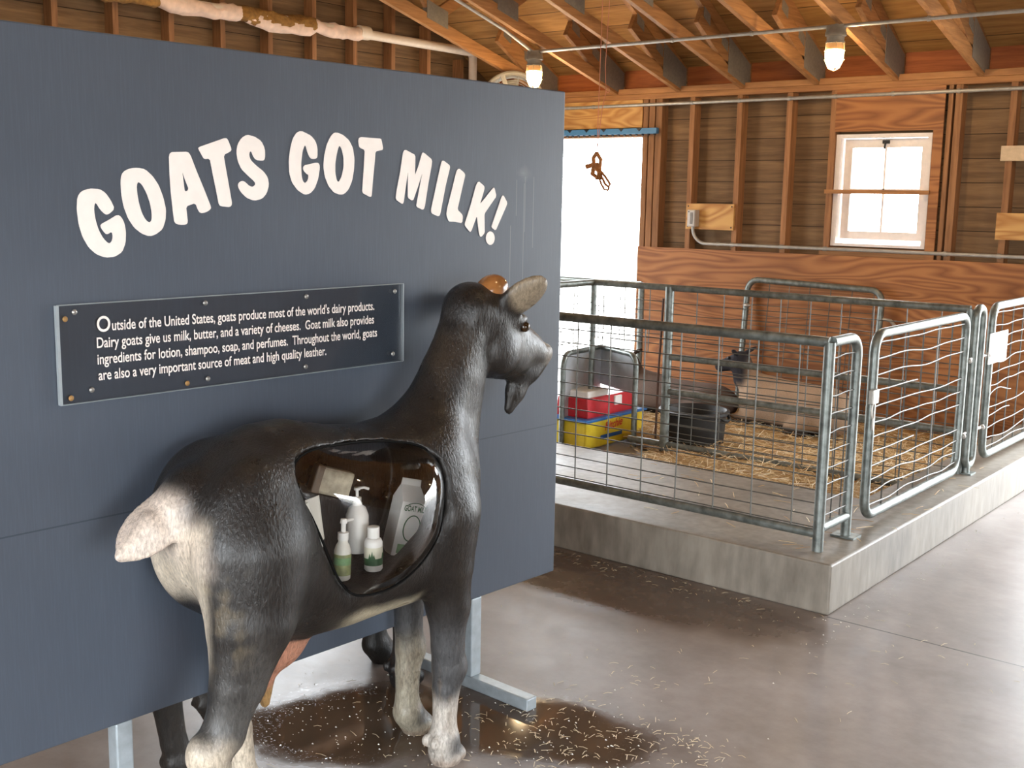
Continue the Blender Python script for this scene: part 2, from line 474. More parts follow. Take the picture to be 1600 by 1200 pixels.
    # ears: leaf-shaped cups raised to the side
    for s in (1, -1):
        a = np.array([.42, s*.66, .62]) if s > 0 else np.array([.62, -.78, .05]); a /= np.linalg.norm(a)
        b = np.array([.70, -s*.10, -.70]); b -= a * (a @ b); b /= np.linalg.norm(b)
        c = np.cross(a, b)
        o = np.array([1.07, s*.055, 1.240])
        fw = 1 if c[0] > 0 else -1
        g.blob(o + a*.070, (.088, .050, .022), .02, [a, b, c])
        g.blob(o + a*.082 + c*.017*fw, (.062, .034, .013), .01, [a, b, c], neg=True)
    # tail: a flat upturned leaf with its pale underside showing
    g.limb((.10,0,.89), (.06,0,.855), .055, .045, .03)
    a = np.array([-.80, .02, -.52]); a /= np.linalg.norm(a); b = np.array([.15, .75, -.60]); b -= a*(a@b); b /= np.linalg.norm(b); c = np.cross(a, b)
    g.blob((.015, .0, .832), (.105, .060, .019), .02, [a, b, c])
    g.limb((.0,.005,.825), (-.075,.005,.778), .036, .010, .02, .8)
    # udder and its teats
    g.blob((.30,-.015,.465), (.125,.075,.075), .03)
    g.limb((.25,.02,.40), (.235,.025,.335), .03, .014, .02); g.limb((.295,.0,.40), (.292,.005,.325), .028, .013, .02)
    # cleft under the tail, furrow behind the shoulder, fold of the flank
    g.limb((.02,0,.80), (.06,0,.62), .014, .010, .02, neg=True)
    g.limb((.70,.19,.60), (.725,.185,.80), .012, .012, .03, neg=True)
    if cavity:
        g.limb((.375, .215, .76), (.455, .205, .575), .028, .022, .05, neg=True)
        sl, (X, Y, Z) = g.box((.2, -.1, .5), (.82, .3, 1.05))
        f = np.maximum(poly_dist(X, Z, DOME_RIM), -.045 - Y)
        g.cut(sl, f.astype(np.float32), .006)
    return g
# ---------------- floor, slab, shell ----------------
CX, CY, CZ = -1.68, 4.01, .20                     # outer corner of the raised slab
t = NT('concrete_floor')
x = t.xyz(); v = t.coord()
n1 = t.noise(v, 1.1, 5, .6); n2 = t.noise(v, 9, 5, .65); n3 = t.noise(v, 70, 3)
base = t.ramp(t.math('ADD', t.math('MULTIPLY', n1, .6), t.math('MULTIPLY', n2, .4)), [(.34, lin((108, 98, 92))), (.5, lin((136, 126, 120))), (.68, lin((160, 151, 146)))])
def ell(cx, cy, rx, ry, ang):
    c, s_ = math.cos(ang), math.sin(ang)
    dx = t.math('SUBTRACT', x[0], cx); dy = t.math('SUBTRACT', x[1], cy)
    a = t.math('DIVIDE', t.math('ADD', t.math('MULTIPLY', dx, c), t.math('MULTIPLY', dy, s_)), rx)
    b = t.math('DIVIDE', t.math('SUBTRACT', t.math('MULTIPLY', dy, c), t.math('MULTIPLY', dx, s_)), ry)
    return t.math('SQRT', t.math('ADD', t.math('MULTIPLY', a, a), t.math('MULTIPLY', b, b)))
wob = t.math('MULTIPLY', t.math('SUBTRACT', t.noise(v, 3.5, 4), .5), .9)
e1 = t.math('ADD', ell(-2.35, 2.22, .44, .27, 1.0), wob)
e2 = t.math('ADD', ell(-1.95, 2.52, .42, .20, .45), wob)
e3 = t.math('ADD', ell(-2.55, 3.75, .95, .26, .0), t.math('MULTIPLY', wob, .8))  # dark strip at the slab's foot: wet concrete plus slab shadow painted in
d12 = t.math('MINIMUM', e1, e2)
def step(d, a, b):
    m = t.add('ShaderNodeMapRange', interpolation_type='SMOOTHSTEP'); t.put(m.inputs[0], d); m.inputs[1].default_value = a; m.inputs[2].default_value = b; m.inputs[3].default_value = 1; m.inputs[4].default_value = 0
    return m.outputs[0]
wet = step(d12, .72, 1.08); damp_shade = step(t.math('MINIMUM', d12, e3), .8, 1.35)
col = t.mix(damp_shade, base, t.mix(1.0, base, (.52, .45, .40), 'MULTIPLY'))
col = t.mix(wet, col, lin((84, 70, 57)))
joint = t.math('MULTIPLY', t.math('LESS_THAN', t.math('ABSOLUTE', t.math('SUBTRACT', x[1], 4.0)), .004), t.math('GREATER_THAN', x[0], CX))
col = t.mix(joint, col, lin((50, 42, 38)))
rg = t.math('ADD', t.math('MULTIPLY', n2, .26), .28)
rg = t.math('MULTIPLY', rg, t.math('SUBTRACT', 1.0, t.math('MULTIPLY', damp_shade, .35)))
rg = t.math('MULTIPLY', rg, t.math('SUBTRACT', 1.0, t.math('MULTIPLY', wet, .80)))
vor = t.add('ShaderNodeTexVoronoi', i_Vector=v, i_Scale=95.0)
grit = t.math('MULTIPLY', t.math('LESS_THAN', vor.outputs[0], .34), step(t.math('ABSOLUTE', t.math('SUBTRACT', d12, .95)), .12, .30))
t.set(Base_Color=col, Roughness=rg, Specular_IOR_Level=.5)
hh = t.math('ADD', t.math('ADD', t.math('MULTIPLY', n2, t.math('SUBTRACT', .5, t.math('MULTIPLY', wet, .48))), t.math('MULTIPLY', n3, t.math('SUBTRACT', .12, t.math('MULTIPLY', wet, .115)))), t.math('MULTIPLY', grit, 1.1))
t.bump(hh, .22, .006)
M_FLOOR = t.m
t = NT('concrete_slab'); v = t.coord(); n1 = t.noise(v, 2, 5, .6); n2 = t.noise(t.coord((1, 1, .25)), 22, 4); x = t.xyz()
base = t.ramp(t.math('ADD', t.math('MULTIPLY', n1, .55), t.math('MULTIPLY', n2, .45)), [(.34, lin((98, 90, 80))), (.66, lin((146, 138, 126)))])
t.set(Base_Color=base, Roughness=t.math('ADD', t.math('MULTIPLY', n1, .3), .32), Specular_IOR_Level=.5); t.bump(n2, .2, .006); M_SLAB = t.m
M_GROUND = plain('gravel_yard', (176, 172, 164), .9, scale=4)

fl = MB().box((-6.62, -3.2, -.12), (4.7, 7.78, 0)).build('floor', M_FLOOR); fl['kind'] = 'structure'
tag(fl, 'worn grey concrete barn floor with a brown puddle', 'floor')
yd = MB().box((-60, -50, -.3), (60, 70, -.14)).build('ground', M_GROUND); tag(yd, 'bright gravel yard beyond the open door', 'ground', kind='structure')
sl = MB().prism([(-4.6, CY), (CX, CY), (CX, 7.6), (-1.99, 7.6), (-1.99, 5.06), (-4.6, 5.06)], lambda a, b, d: (a, b, d), 0, CZ).build('floor_slab', M_SLAB, bevel=.008)
tag(sl, 'raised concrete slab with a curb edge under the pen fences', 'slab', kind='structure')

WY, WX = 7.62, -6.5                                # faces of the back wall studs and of the gable wall studs
def wall_rects(name, rects, mat, axis):
    m = MB()
    for a0, a1, z0, z1 in rects:
        if axis == 'y': m.box((a0, WY+.09, z0), (a1, WY+.13, z1))
    return m.build(name, mat)
D0, D1, DH = -6.32, -4.93, 2.045
W0, W1, WZ0, WZ1 = -3.36, -2.70, 1.27, 2.03
wb = wall_rects('wall_back', [(-6.62, D0, 0, 2.6), (D0, D1, DH, 2.6), (D1, W0, 0, 2.6), (W0, W1, 0, WZ0), (W0, W1, WZ1, 2.6), (W1, AISLE[0], 0, 2.6), (AISLE[0], AISLE[1], AISLE[2], 2.6), (AISLE[1], 4.7, 0, 2.6)], M_SHEATH, 'y')
tag(wb, 'timber stud back wall with door, window and plywood wainscot', 'wall', kind='structure')
for sx, sw in ((-6.44, .04), (-6.36, .04), (-4.93, .045), (-4.875, .05), (-4.815, .055), (-4.518, .042), (-4.125, .042), (-3.734, .042), (-3.405, .042), (-2.61, .03), (-2.565, .045), (-2.228, .042), (-1.83, .042), (1.72, .04), (1.8, .04), (2.2, .04), (2.6, .04), (3.0, .04), (3.4, .04), (3.8, .04), (4.2, .04)):
    MB().box((sx, WY, 0), (sx+sw, WY+.09, 2.325)).build('stud', M_STUD_Z, wb, bevel=.002)
MB().box((-6.5, WY-.005, 2.325), (4.6, WY+.09, 2.366)).build('top_plate', M_STUD_X, wb, bevel=.003)
MB().box((-6.5, WY-.002, 2.367), (4.6, WY+.09, 2.41)).build('top_plate', M_STUD_X, wb, bevel=.003)
MB().box((D1+.002, WY-.018, .03), (AISLE[0]-.02, WY-.001, 1.205)).build('wainscot_panel', M_PLY, wb)
MB().box((-6.40, WY-.012, 2.115), (D1-.001, WY-.001, 2.324)).build('door_header_panel', M_PLYL, wb)
MB().box((-3.362, WY-.012, 2.045), (-2.625, WY-.001, 2.324)).build('window_header_panel', M_PLY, wb)
MB().box((-2.688, WY-.012, 1.206), (-2.625, WY-.001, 2.044)).build('window_side_panel', M_PLY, wb)
MB().box((-3.43, WY-.002, 1.206), (-2.69, WY+.09, 1.262)).build('window_sill_block', M_STUD_X, wb)
d1 = MB().box((D0-.03, WY-.01, 0), (D0, WY+.13, DH)).box((D1, WY+.06, 0), (D1+.014, WY+.13, DH)).box((D0-.03, WY-.008, DH), (D1, WY+.13, DH+.032)).build('door_1', M_STUD_X)
tag(d1, 'open doorway with bare timber jambs and glaring daylight outside', 'doorway', kind='structure')

# window_1: white sash with a centre bar, glass, latch and a wooden stick nailed across
M_SASH = plain('white_painted_sash', (226, 214, 206), .5, var=.05)
w1 = root('window_1')
tag(w1, 'small white sash window in the back wall with a stick nailed across', 'window', kind='structure')
MB().box((W0+.001, WY+.02, WZ0+.001), (W0+.035, WY+.129, WZ1-.001)).box((W1-.03, WY+.02, WZ0+.001), (W1-.001, WY+.129, WZ1-.001)).box((W0+.035, WY+.02, WZ1-.025), (W1-.03, WY+.129, WZ1-.001)).box((W0+.035, WY+.02, WZ0+.001), (W1-.03, WY+.129, WZ0+.02)).build('window_frame', M_SASH, w1)
a0, a1, b0, b1 = W0+.045, W1-.036, WZ0+.05, WZ1-.03
sash = MB().box((a0, WY+.07, b0), (a0+.055, WY+.10, b1)).box((a1-.045, WY+.07, b0), (a1, WY+.10, b1)).box((a0+.055, WY+.07, b1-.06), (a1-.045, WY+.10, b1)).box((a0+.055, WY+.07, b0), (a1-.045, WY+.10, b0+.055)).build('sash', M_SASH, w1)
MB().box(((a0+a1)/2-.008, WY+.072, b0+.055), ((a0+a1)/2+.006, WY+.098, b1-.06)).box((a0+.055, WY+.072, 1.645), (a1-.045, WY+.098, 1.665)).build('muntin', M_SASH, sash)
t = NT('window_glass'); tr = t.add('ShaderNodeBsdfTransparent'); gl = t.add('ShaderNodeBsdfGlossy', i_Roughness=.03); lw = t.add('ShaderNodeFresnel', i_IOR=1.45)
mx = t.add('ShaderNodeMixShader'); t.put(mx.inputs[0], lw.outputs[0]); t.put(mx.inputs[1], tr.outputs[0]); t.put(mx.inputs[2], gl.outputs[0]); t.put(t.out.inputs[0], mx.outputs[0]); M_GLASS = t.m
MB().box((a0+.05, WY+.083, b0+.05), (a1-.04, WY+.087, b1-.055)).build('pane', M_GLASS, sash)
MB().box(((a0+a1)/2-.02, WY+.05, b1-.035), ((a0+a1)/2+.025, WY+.07, b1-.012)).tube([((a0+a1)/2, WY+.055, b1-.02), ((a0+a1)/2-.004, WY+.05, b1-.07)], .007, 8).build('latch', M_DARK, w1)
MB().box((W0-.045, WY-.03, 1.628), (W1+.02, WY-.013, 1.655)).build('crossbar', M_STUD_X, w1)

# gable wall on the left
RS = .559
def roof_z(y): return 2.53 + RS*(7.75-y) if y > 2.3 else 2.53 + RS*(7.75-2.3) - RS*(2.3-y)
gw = MB()
for poly in ([(-3.2, 0), (GDOOR[0], 0), (GDOOR[0], GDOOR[2]), (-3.2, GDOOR[2])], [(GDOOR[1], 0), (7.72, 0), (7.72, GDOOR[2]), (GDOOR[1], GDOOR[2])],
             [(-3.2, GDOOR[2]), (7.72, GDOOR[2]), (7.72, roof_z(7.72)), (2.3, roof_z(2.3)), (-3.2, roof_z(-3.2))]):
    gw.prism(poly, lambda a, b, d: (d, a, b), WX-.13, WX-.09)
gw = gw.build('wall_left', M_SHEATH)
tag(gw, 'gable end wall of horizontal boards on timber studs', 'wall', kind='structure')
y = 7.28
while y > -3.1:
    MB().box((WX-.09, y-.02, GDOOR[2]+.09 if GDOOR[0] < y < GDOOR[1] else 0), (WX, y+.02, roof_z(y)-.11)).build('stud', M_STUD_Z, gw, bevel=.002); y -= .399
MB().box((WX-.09, GDOOR[0]-.04, GDOOR[2]), (WX, GDOOR[1]+.04, GDOOR[2]+.088)).build('door_lintel', M_TRUSS, gw)
# right and near walls (behind and beside the viewer) with their big openings
ew = MB()
for y0, y1, z0, z1 in ((-3.2, EDOOR[0], 0, 2.6), (EDOOR[0], EDOOR[1], EDOOR[2], 2.6), (EDOOR[1], 7.72, 0, 2.6)): ew.box((4.6, y0, z0), (4.64, y1, z1))
ew.prism([(-3.2, 2.6), (7.72, 2.6), (2.3, roof_z(2.3))], lambda a, b, d: (d, a, b), 4.6, 4.64)
ew = ew.build('wall_right', M_SHEATH); tag(ew, 'far gable wall of boards with a wide open bay', 'wall', kind='structure')
sw_ = MB()
for x0, x1, z0, z1 in ((-6.62, AISLE[0], 0, 2.45), (AISLE[0], AISLE[1], AISLE[2], 2.45), (AISLE[1], 4.7, 0, 2.45)): sw_.box((x0, -3.2, z0), (x1, -3.16, z1))
sw_ = sw_.build('wall_front', M_SHEATH); tag(sw_, 'near board wall with an open aisle door', 'wall', kind='structure')
# roof
rf = MB()
rf.prism([(7.95, roof_z(7.95)), (2.3, roof_z(2.3)), (-3.45, roof_z(-3.45)), (-3.45, roof_z(-3.45)+.04), (2.3, roof_z(2.3)+.04), (7.95, roof_z(7.95)+.04)], lambda a, b, d: (d, a, b), -6.9, 4.9)
rf = rf.build('ceiling', M_DECK); tag(rf, 'sloping roof deck of warm brown boards', 'ceiling', kind='structure')

# trusses
TX = [-5.859, -5.205, -4.642, -4.110, -3.538, -2.982, -2.436, -1.88, -1.32, -.76, -.2, .36, .92, 1.48, 2.04, 2.6, 3.16, 3.72, 4.28]
ORD = ['first', 'second', 'third', 'fourth', 'fifth', 'sixth', 'seventh', 'eighth', 'ninth', 'tenth', 'eleventh', 'twelfth', 'thirteenth', 'fourteenth', 'fifteenth', 'sixteenth', 'seventeenth', 'eighteenth', 'nineteenth']
BS = .265
def beam(p, q, depth, x0, th=.038):
    # member in the plane x = x0 .. x0+th with p-q as its lower edge (y, z)
    (y0, z0), (y1, z1) = p, q
    L = math.hypot(y1-y0, z1-z0); nx, nz = -(z1-z0)/L, (y1-y0)/L
    if nz < 0: nx, nz = -nx, -nz
    poly = [(y0, z0), (y1, z1), (y1+nx*depth, z1+nz*depth), (y0+nx*depth, z0+nz*depth)]
    return MB().prism(poly, lambda a, b, d: (d, a, b), x0, x0+th)
def make_truss(x0):
    r = root('roof_truss')
    for s in (1, -1):
        Y = lambda y: y if s > 0 else 4.6-y
        def bz(y): return 2.36 + BS*(7.65-y)
        beam((Y(7.69), bz(7.69)), (Y(2.302), bz(2.302)), .088, x0).build('bottom_chord', M_TRUSS, r, bevel=.002)
        def tz(y): return roof_z(y)-.104
        beam((Y(7.70), tz(7.70)), (Y(2.302), tz(2.302)), .086, x0).build('top_chord', M_TRUSS, r)
        beam((Y(7.42), tz(7.42)-.141), (Y(6.93), tz(6.93)-.141), .118, x0).build('heel_block', M_TRUSS, r, bevel=.002)
        g = MB().prism([(Y(7.69), 2.37), (Y(7.36), 2.46), (Y(7.36), 2.70), (Y(7.69), 2.54)], lambda a, b, d: (d, a, b), x0-.003, x0+.041)
        g.build('gusset_plate', M_PLATE, r)
        for yy, zz in ((7.30, tz(7.30)-.03), (7.04, tz(7.04)-.03)):
            MB().prism([(Y(yy+.045), zz-.055), (Y(yy-.045), zz-.005), (Y(yy-.045), zz+.065), (Y(yy+.045), zz+.015)], lambda a, b, d: (d, a, b), x0-.003, x0+.041).build('nail_plate', M_PLATE, r)
        nz = bz(6.25)+.05
        beam((Y(6.23), nz), (Y(6.66), tz(6.66)+.0), .085, x0+.002, .034).build('web', M_TRUSS, r)
        beam((Y(6.22), nz), (Y(5.55), tz(5.55)+.0), .085, x0+.002, .034).build('web', M_TRUSS, r)
        MB().prism([(Y(6.36), nz-.02), (Y(6.14), nz+.035), (Y(6.14), nz+.16), (Y(6.36), nz+.10)], lambda a, b, d: (d, a, b), x0-.003, x0+.041).build('gusset_plate', M_PLATE, r)
    return r
proto = make_truss(0)
for i, x0 in enumerate(TX):
    if i == 0: r = proto
    else:
        r = proto.copy(); COL.objects.link(r)
        for ch in proto.children:
            c = ch.copy(); COL.objects.link(c); c.parent = r
    r.location = (x0, 0, 0)
    tag(r, ORD[i] + ' timber roof truss counted from the gable wall', 'roof truss', 'timber scissor roof trusses', 'structure')
# blocking boards between the trusses above the plate
bl = root('wall_blocking'); tag(bl, 'reddish blocking boards between truss heels on top of the back wall', 'blocking', kind='structure')
M_BLOCK = wood('blocking_wood', (170, 96, 48), (128, 64, 30), 0)
for a, b in zip([-6.5]+TX, TX+[4.55]):
    MB().box((a+.042, WY+.085, 2.411), (b-.004, WY+.105, 2.60)).build('blocking', M_BLOCK, bl)
# ---------------- the sign board ----------------
BY = .0496
bdir = Vector((math.sin(BY), math.cos(BY), 0)); bnor = Vector((math.cos(BY), -math.sin(BY), 0))
B0 = Vector((-2.26, 2.62, 0))
def B(u, z, d=0.0): return B0 + bdir*u + bnor*d + Vector((0, 0, z))
t = NT('slate_blue_paint'); v = t.coord((8, 8, .35)); st = t.noise(v, 30, 4, .6); bl_ = t.noise(t.coord(), 1.6, 4)
x = t.xyz()
c = t.ramp(bl_, [(.3, lin((66, 73, 84))), (.7, lin((73, 80, 91)))])
c = t.mix(t.ramp(st, [(.45, (0, 0, 0)), (.85, (.22, .22, .22))]), c, lin((92, 104, 120)))
smy = t.math('DIVIDE', t.math('SUBTRACT', x[1], .79), .10); smz = t.math('DIVIDE', t.math('SUBTRACT', x[2], 1.63), .055)
smr = t.math('ADD', t.math('SQRT', t.math('ADD', t.math('MULTIPLY', smy, smy), t.math('MULTIPLY', smz, smz))), t.math('MULTIPLY', t.noise(t.coord(), 14, 4), 1.1))
c = t.mix(t.ramp(smr, [(.55, (.22, .22, .22)), (1.0, (0, 0, 0))]), c, lin((150, 154, 158)))      # chalky wipe mark
drip = 0.0
for yy_, z0_, z1_ in ((.735, 1.28, 1.47), (.795, 1.28, 1.60), (.80, 1.45, 1.62), (.84, 1.40, 1.62), (.76, 1.50, 1.61)):
    dm_ = t.math('MULTIPLY', t.math('LESS_THAN', t.math('ABSOLUTE', t.math('SUBTRACT', x[1], yy_)), .0013), t.math('MULTIPLY', t.math('GREATER_THAN', x[2], z0_), t.math('LESS_THAN', x[2], z1_)))
    drip = t.math('MAXIMUM', drip, dm_)
c = t.mix(t.math('MULTIPLY', drip, .28), c, lin((150, 154, 158)))
seam = t.math('LESS_THAN', t.math('ABSOLUTE', t.math('SUBTRACT', x[2], .814)), .0018)
c = t.mix(seam, c, lin((50, 58, 68)))
t.set(Base_Color=c, Roughness=.46, Specular_IOR_Level=.45); t.bump(st, .10, .002); M_BOARD = t.m
M_LETTER = plain('white_vinyl', (236, 228, 222), .5, var=.03)
sb = root('sign_board'); tag(sb, 'large slate blue sign board lettered in white, standing on metal legs', 'sign board')
UL, UR, BZ0, BZ1 = -2.05, .386, .302, 1.892
MB().prism([(UL, BZ0), (UR, BZ0), (UR, BZ1), (UL, BZ1)], B, -.05, 0).build('board', M_BOARD, sb, bevel=.004)
GLYPHS = [[[(-1.1838,1.5138),(-1.1922,1.5321),(-1.2042,1.5486),(-1.2182,1.5566),(-1.2413,1.5572),(-1.2609,1.5509),(-1.2702,1.5378),(-1.2725,1.5116),(-1.2694,1.4789),(-1.2618,1.4525),(-1.2487,1.4291),(-1.2315,1.4137),(-1.2102,1.4058),(-1.1882,1.4069),(-1.1693,1.4173),(-1.1602,1.4376),(-1.1582,1.4614),(-1.1611,1.4818),(-1.168,1.4953),(-1.177,1.5011),(-1.1995,1.4886),(-1.2187,1.4793),(-1.2183,1.472),(-1.208,1.4585),(-1.2026,1.4575),(-1.1925,1.4634),(-1.19,1.4516),(-1.1942,1.4398),(-1.2016,1.4366),(-1.2138,1.4485),(-1.2239,1.467),(-1.2301,1.4887),(-1.2328,1.5085),(-1.2314,1.5234),(-1.2274,1.5268),(-1.2184,1.5119),(-1.208,1.502),(-1.2026,1.5003),(-1.1952,1.5037)]],[[(-1.1245,1.6057),(-1.1056,1.6029),(-1.087,1.5881),(-1.0723,1.5679),(-1.0615,1.5405),(-1.0554,1.5128),(-1.0575,1.4884),(-1.066,1.4676),(-1.0841,1.4555),(-1.0997,1.4515),(-1.1187,1.4576),(-1.1372,1.4715),(-1.1514,1.492),(-1.1615,1.519),(-1.166,1.5458),(-1.1667,1.5726),(-1.1642,1.5894),(-1.1546,1.599),(-1.1395,1.6042)],[(-1.1238,1.5746),(-1.1145,1.5687),(-1.1038,1.5502),(-1.0951,1.5263),(-1.092,1.5057),(-1.0926,1.4885),(-1.0986,1.4823),(-1.108,1.4885),(-1.117,1.5039),(-1.1237,1.5261),(-1.1274,1.5498),(-1.1278,1.5668)]],[[(-1.0384,1.6436),(-0.9944,1.6464),(-0.9873,1.6398),(-0.9713,1.6018),(-0.952,1.5597),(-0.9343,1.5188),(-0.9366,1.5134),(-0.9493,1.5062),(-0.964,1.5044),(-0.97,1.5115),(-0.9769,1.5281),(-1.0024,1.5201),(-0.9987,1.483),(-1.0038,1.4777),(-1.02,1.4771),(-1.0339,1.4814),(-1.037,1.5059),(-1.0414,1.5547),(-1.043,1.5893),(-1.0433,1.6358)],[(-1.0099,1.6006),(-1.0063,1.5903),(-0.9931,1.559),(-1.0046,1.5535),(-1.0068,1.5728)]],[[(-0.9635,1.6583),(-0.8896,1.6837),(-0.8833,1.6797),(-0.8731,1.6569),(-0.8776,1.6513),(-0.8962,1.6427),(-0.8914,1.6149),(-0.8819,1.5646),(-0.8751,1.5265),(-0.8809,1.5192),(-0.9046,1.5209),(-0.9121,1.5244),(-0.9185,1.5567),(-0.9278,1.5995),(-0.9344,1.633),(-0.9499,1.6307),(-0.9558,1.6393),(-0.9656,1.6547)]],[[(-0.7761,1.6445),(-0.7766,1.6629),(-0.7867,1.6808),(-0.8066,1.6908),(-0.8287,1.694),(-0.8442,1.6853),(-0.8555,1.6703),(-0.8594,1.6521),(-0.8564,1.6305),(-0.846,1.6109),(-0.8265,1.595),(-0.809,1.5826),(-0.8056,1.5753),(-0.8138,1.5685),(-0.8249,1.5712),(-0.8357,1.5801),(-0.8445,1.5836),(-0.8556,1.5779),(-0.8571,1.5687),(-0.8495,1.5561),(-0.8322,1.5417),(-0.81,1.5353),(-0.7873,1.5404),(-0.7734,1.5536),(-0.7661,1.5743),(-0.769,1.5928),(-0.7814,1.6073),(-0.8037,1.6214),(-0.819,1.6337),(-0.8232,1.6445),(-0.8216,1.6537),(-0.8163,1.6546),(-0.8112,1.6431),(-0.8034,1.6343),(-0.7854,1.6331),(-0.7786,1.6352)]],[[(-0.6131,1.6501),(-0.6128,1.6718),(-0.6191,1.6892),(-0.634,1.7022),(-0.6636,1.7122),(-0.6784,1.7076),(-0.6908,1.6915),(-0.6984,1.668),(-0.7038,1.6369),(-0.7028,1.606),(-0.695,1.5828),(-0.6781,1.5636),(-0.656,1.5522),(-0.6385,1.5552),(-0.6232,1.5686),(-0.6117,1.5927),(-0.6058,1.6206),(-0.6072,1.6317),(-0.6148,1.635),(-0.6574,1.6261),(-0.6601,1.615),(-0.6478,1.6044),(-0.6418,1.603),(-0.644,1.5899),(-0.6531,1.581),(-0.6605,1.5856),(-0.6648,1.5992),(-0.6658,1.6305),(-0.6609,1.6619),(-0.6543,1.6758),(-0.6503,1.676),(-0.6446,1.6587),(-0.6373,1.6452),(-0.6273,1.6428),(-0.6162,1.6452)]],[[(-0.5498,1.7145),(-0.5289,1.7096),(-0.5079,1.6966),(-0.4947,1.677),(-0.4895,1.6488),(-0.4913,1.6202),(-0.4979,1.5914),(-0.5098,1.5687),(-0.5248,1.5562),(-0.5381,1.5539),(-0.559,1.5589),(-0.5771,1.5755),(-0.5897,1.6012),(-0.5935,1.625),(-0.5906,1.6529),(-0.5822,1.6811),(-0.5706,1.7015),(-0.5602,1.7119)],[(-0.5386,1.6811),(-0.5319,1.6713),(-0.5262,1.6514),(-0.5259,1.6272),(-0.5324,1.6027),(-0.5431,1.5863),(-0.5499,1.5902),(-0.5549,1.6102),(-0.5547,1.6343),(-0.5503,1.6565),(-0.5439,1.6768)]],[[(-0.4757,1.7022),(-0.4676,1.7067),(-0.396,1.7062),(-0.3932,1.7001),(-0.3876,1.6767),(-0.4156,1.6714),(-0.4184,1.6431),(-0.4241,1.6014),(-0.4297,1.5513),(-0.4353,1.5492),(-0.4628,1.5604),(-0.4599,1.5923),(-0.4559,1.6336),(-0.453,1.6739),(-0.4704,1.6781),(-0.4742,1.686)]],[[(-0.3072,1.681),(-0.2687,1.6677),(-0.2686,1.6484),(-0.2696,1.6118),(-0.2566,1.6359),(-0.2418,1.6752),(-0.2357,1.6755),(-0.2033,1.6573),(-0.205,1.6419),(-0.2169,1.5936),(-0.2316,1.5234),(-0.2376,1.5155),(-0.2631,1.5241),(-0.262,1.5341),(-0.2414,1.6191),(-0.2563,1.5841),(-0.277,1.5405),(-0.2961,1.5489),(-0.2964,1.6218),(-0.3021,1.5917),(-0.3125,1.5358),(-0.3172,1.5314),(-0.3417,1.544),(-0.3389,1.5654),(-0.3245,1.621),(-0.3142,1.6744)]],[[(-0.1586,1.6567),(-0.1332,1.6443),(-0.1313,1.6378),(-0.1484,1.5863),(-0.1695,1.5038),(-0.1757,1.4972),(-0.2038,1.506),(-0.2058,1.517),(-0.1919,1.5634),(-0.1739,1.6254),(-0.1648,1.6543)]],[[(-0.0947,1.6367),(-0.0718,1.6239),(-0.0685,1.6173),(-0.0809,1.5787),(-0.0995,1.5176),(-0.0798,1.504),(-0.0764,1.4972),(-0.0794,1.4781),(-0.1087,1.4823),(-0.1344,1.4828),(-0.1442,1.5017),(-0.1412,1.5196),(-0.1228,1.5734),(-0.1043,1.6297)]],[[(-0.012,1.6019),(0.0139,1.5874),(0.0141,1.5782),(-0.004,1.5342),(0.053,1.5835),(0.0585,1.5836),(0.0674,1.5582),(0.0437,1.5346),(0.0156,1.5057),(0.0181,1.4485),(0.0013,1.4356),(-0.0056,1.4441),(-0.0168,1.4996),(-0.0394,1.4559),(-0.0447,1.4514),(-0.0662,1.4699),(-0.0676,1.4767),(-0.044,1.5293),(-0.0218,1.5889)]],[[(0.0988,1.5623),(0.117,1.54),(0.1137,1.5305),(0.0663,1.4551),(0.0473,1.4655),(0.0506,1.474),(0.0785,1.5302),(0.0918,1.5585)]],[[(0.0626,1.4325),(0.0613,1.4246),(0.0572,1.4179),(0.051,1.4135),(0.0436,1.4121),(0.0361,1.4138),(0.0298,1.4184),(0.0255,1.4251),(0.0239,1.433),(0.0252,1.4409),(0.0292,1.4475),(0.0353,1.4519),(0.0427,1.4534),(0.0501,1.4518),(0.0565,1.4472),(0.0609,1.4405)]]]
def glyphs(name, mat, parent):
    # flat cut-out letters: filled curves with holes, turned into a mesh
    cu = bpy.data.curves.new(name, 'CURVE'); cu.dimensions = '2D'; cu.fill_mode = 'BOTH'; cu.extrude = .0008
    for gl in GLYPHS:
        for lp in gl:
            pts = []
            n = len(lp)
            for i in range(n):          # one pass of corner cutting rounds the strokes
                a, b = lp[i], lp[(i+1) % n]
                L = math.hypot(a[0]-b[0], a[1]-b[1]); k = min(.25, .004/max(L, 1e-6))
                pts += [(a[0]*(1-k)+b[0]*k, a[1]*(1-k)+b[1]*k), (a[0]*k+b[0]*(1-k), a[1]*k+b[1]*(1-k))]
            sp = cu.splines.new('POLY'); sp.points.add(len(pts)-1); sp.use_cyclic_u = True
            for q, (a, b) in zip(sp.points, pts): q.co = (a, b, 0, 1)
    return curve_mesh(cu, name, mat, parent, lambda p: B(p.x, p.y, .0015+p.z))
def curve_mesh(cu, name, mat, parent, fn):
    o = bpy.data.objects.new('tmp', cu); COL.objects.link(o)
    dg = bpy.context.evaluated_depsgraph_get(); me = bpy.data.meshes.new_from_object(o.evaluated_get(dg))
    bpy.data.objects.remove(o); me.name = name; me.materials.clear(); me.materials.append(mat)
    for vv in me.vertices: vv.co = fn(vv.co.copy())
    r = bpy.data.objects.new(name, me); COL.objects.link(r); r.parent = parent; return r
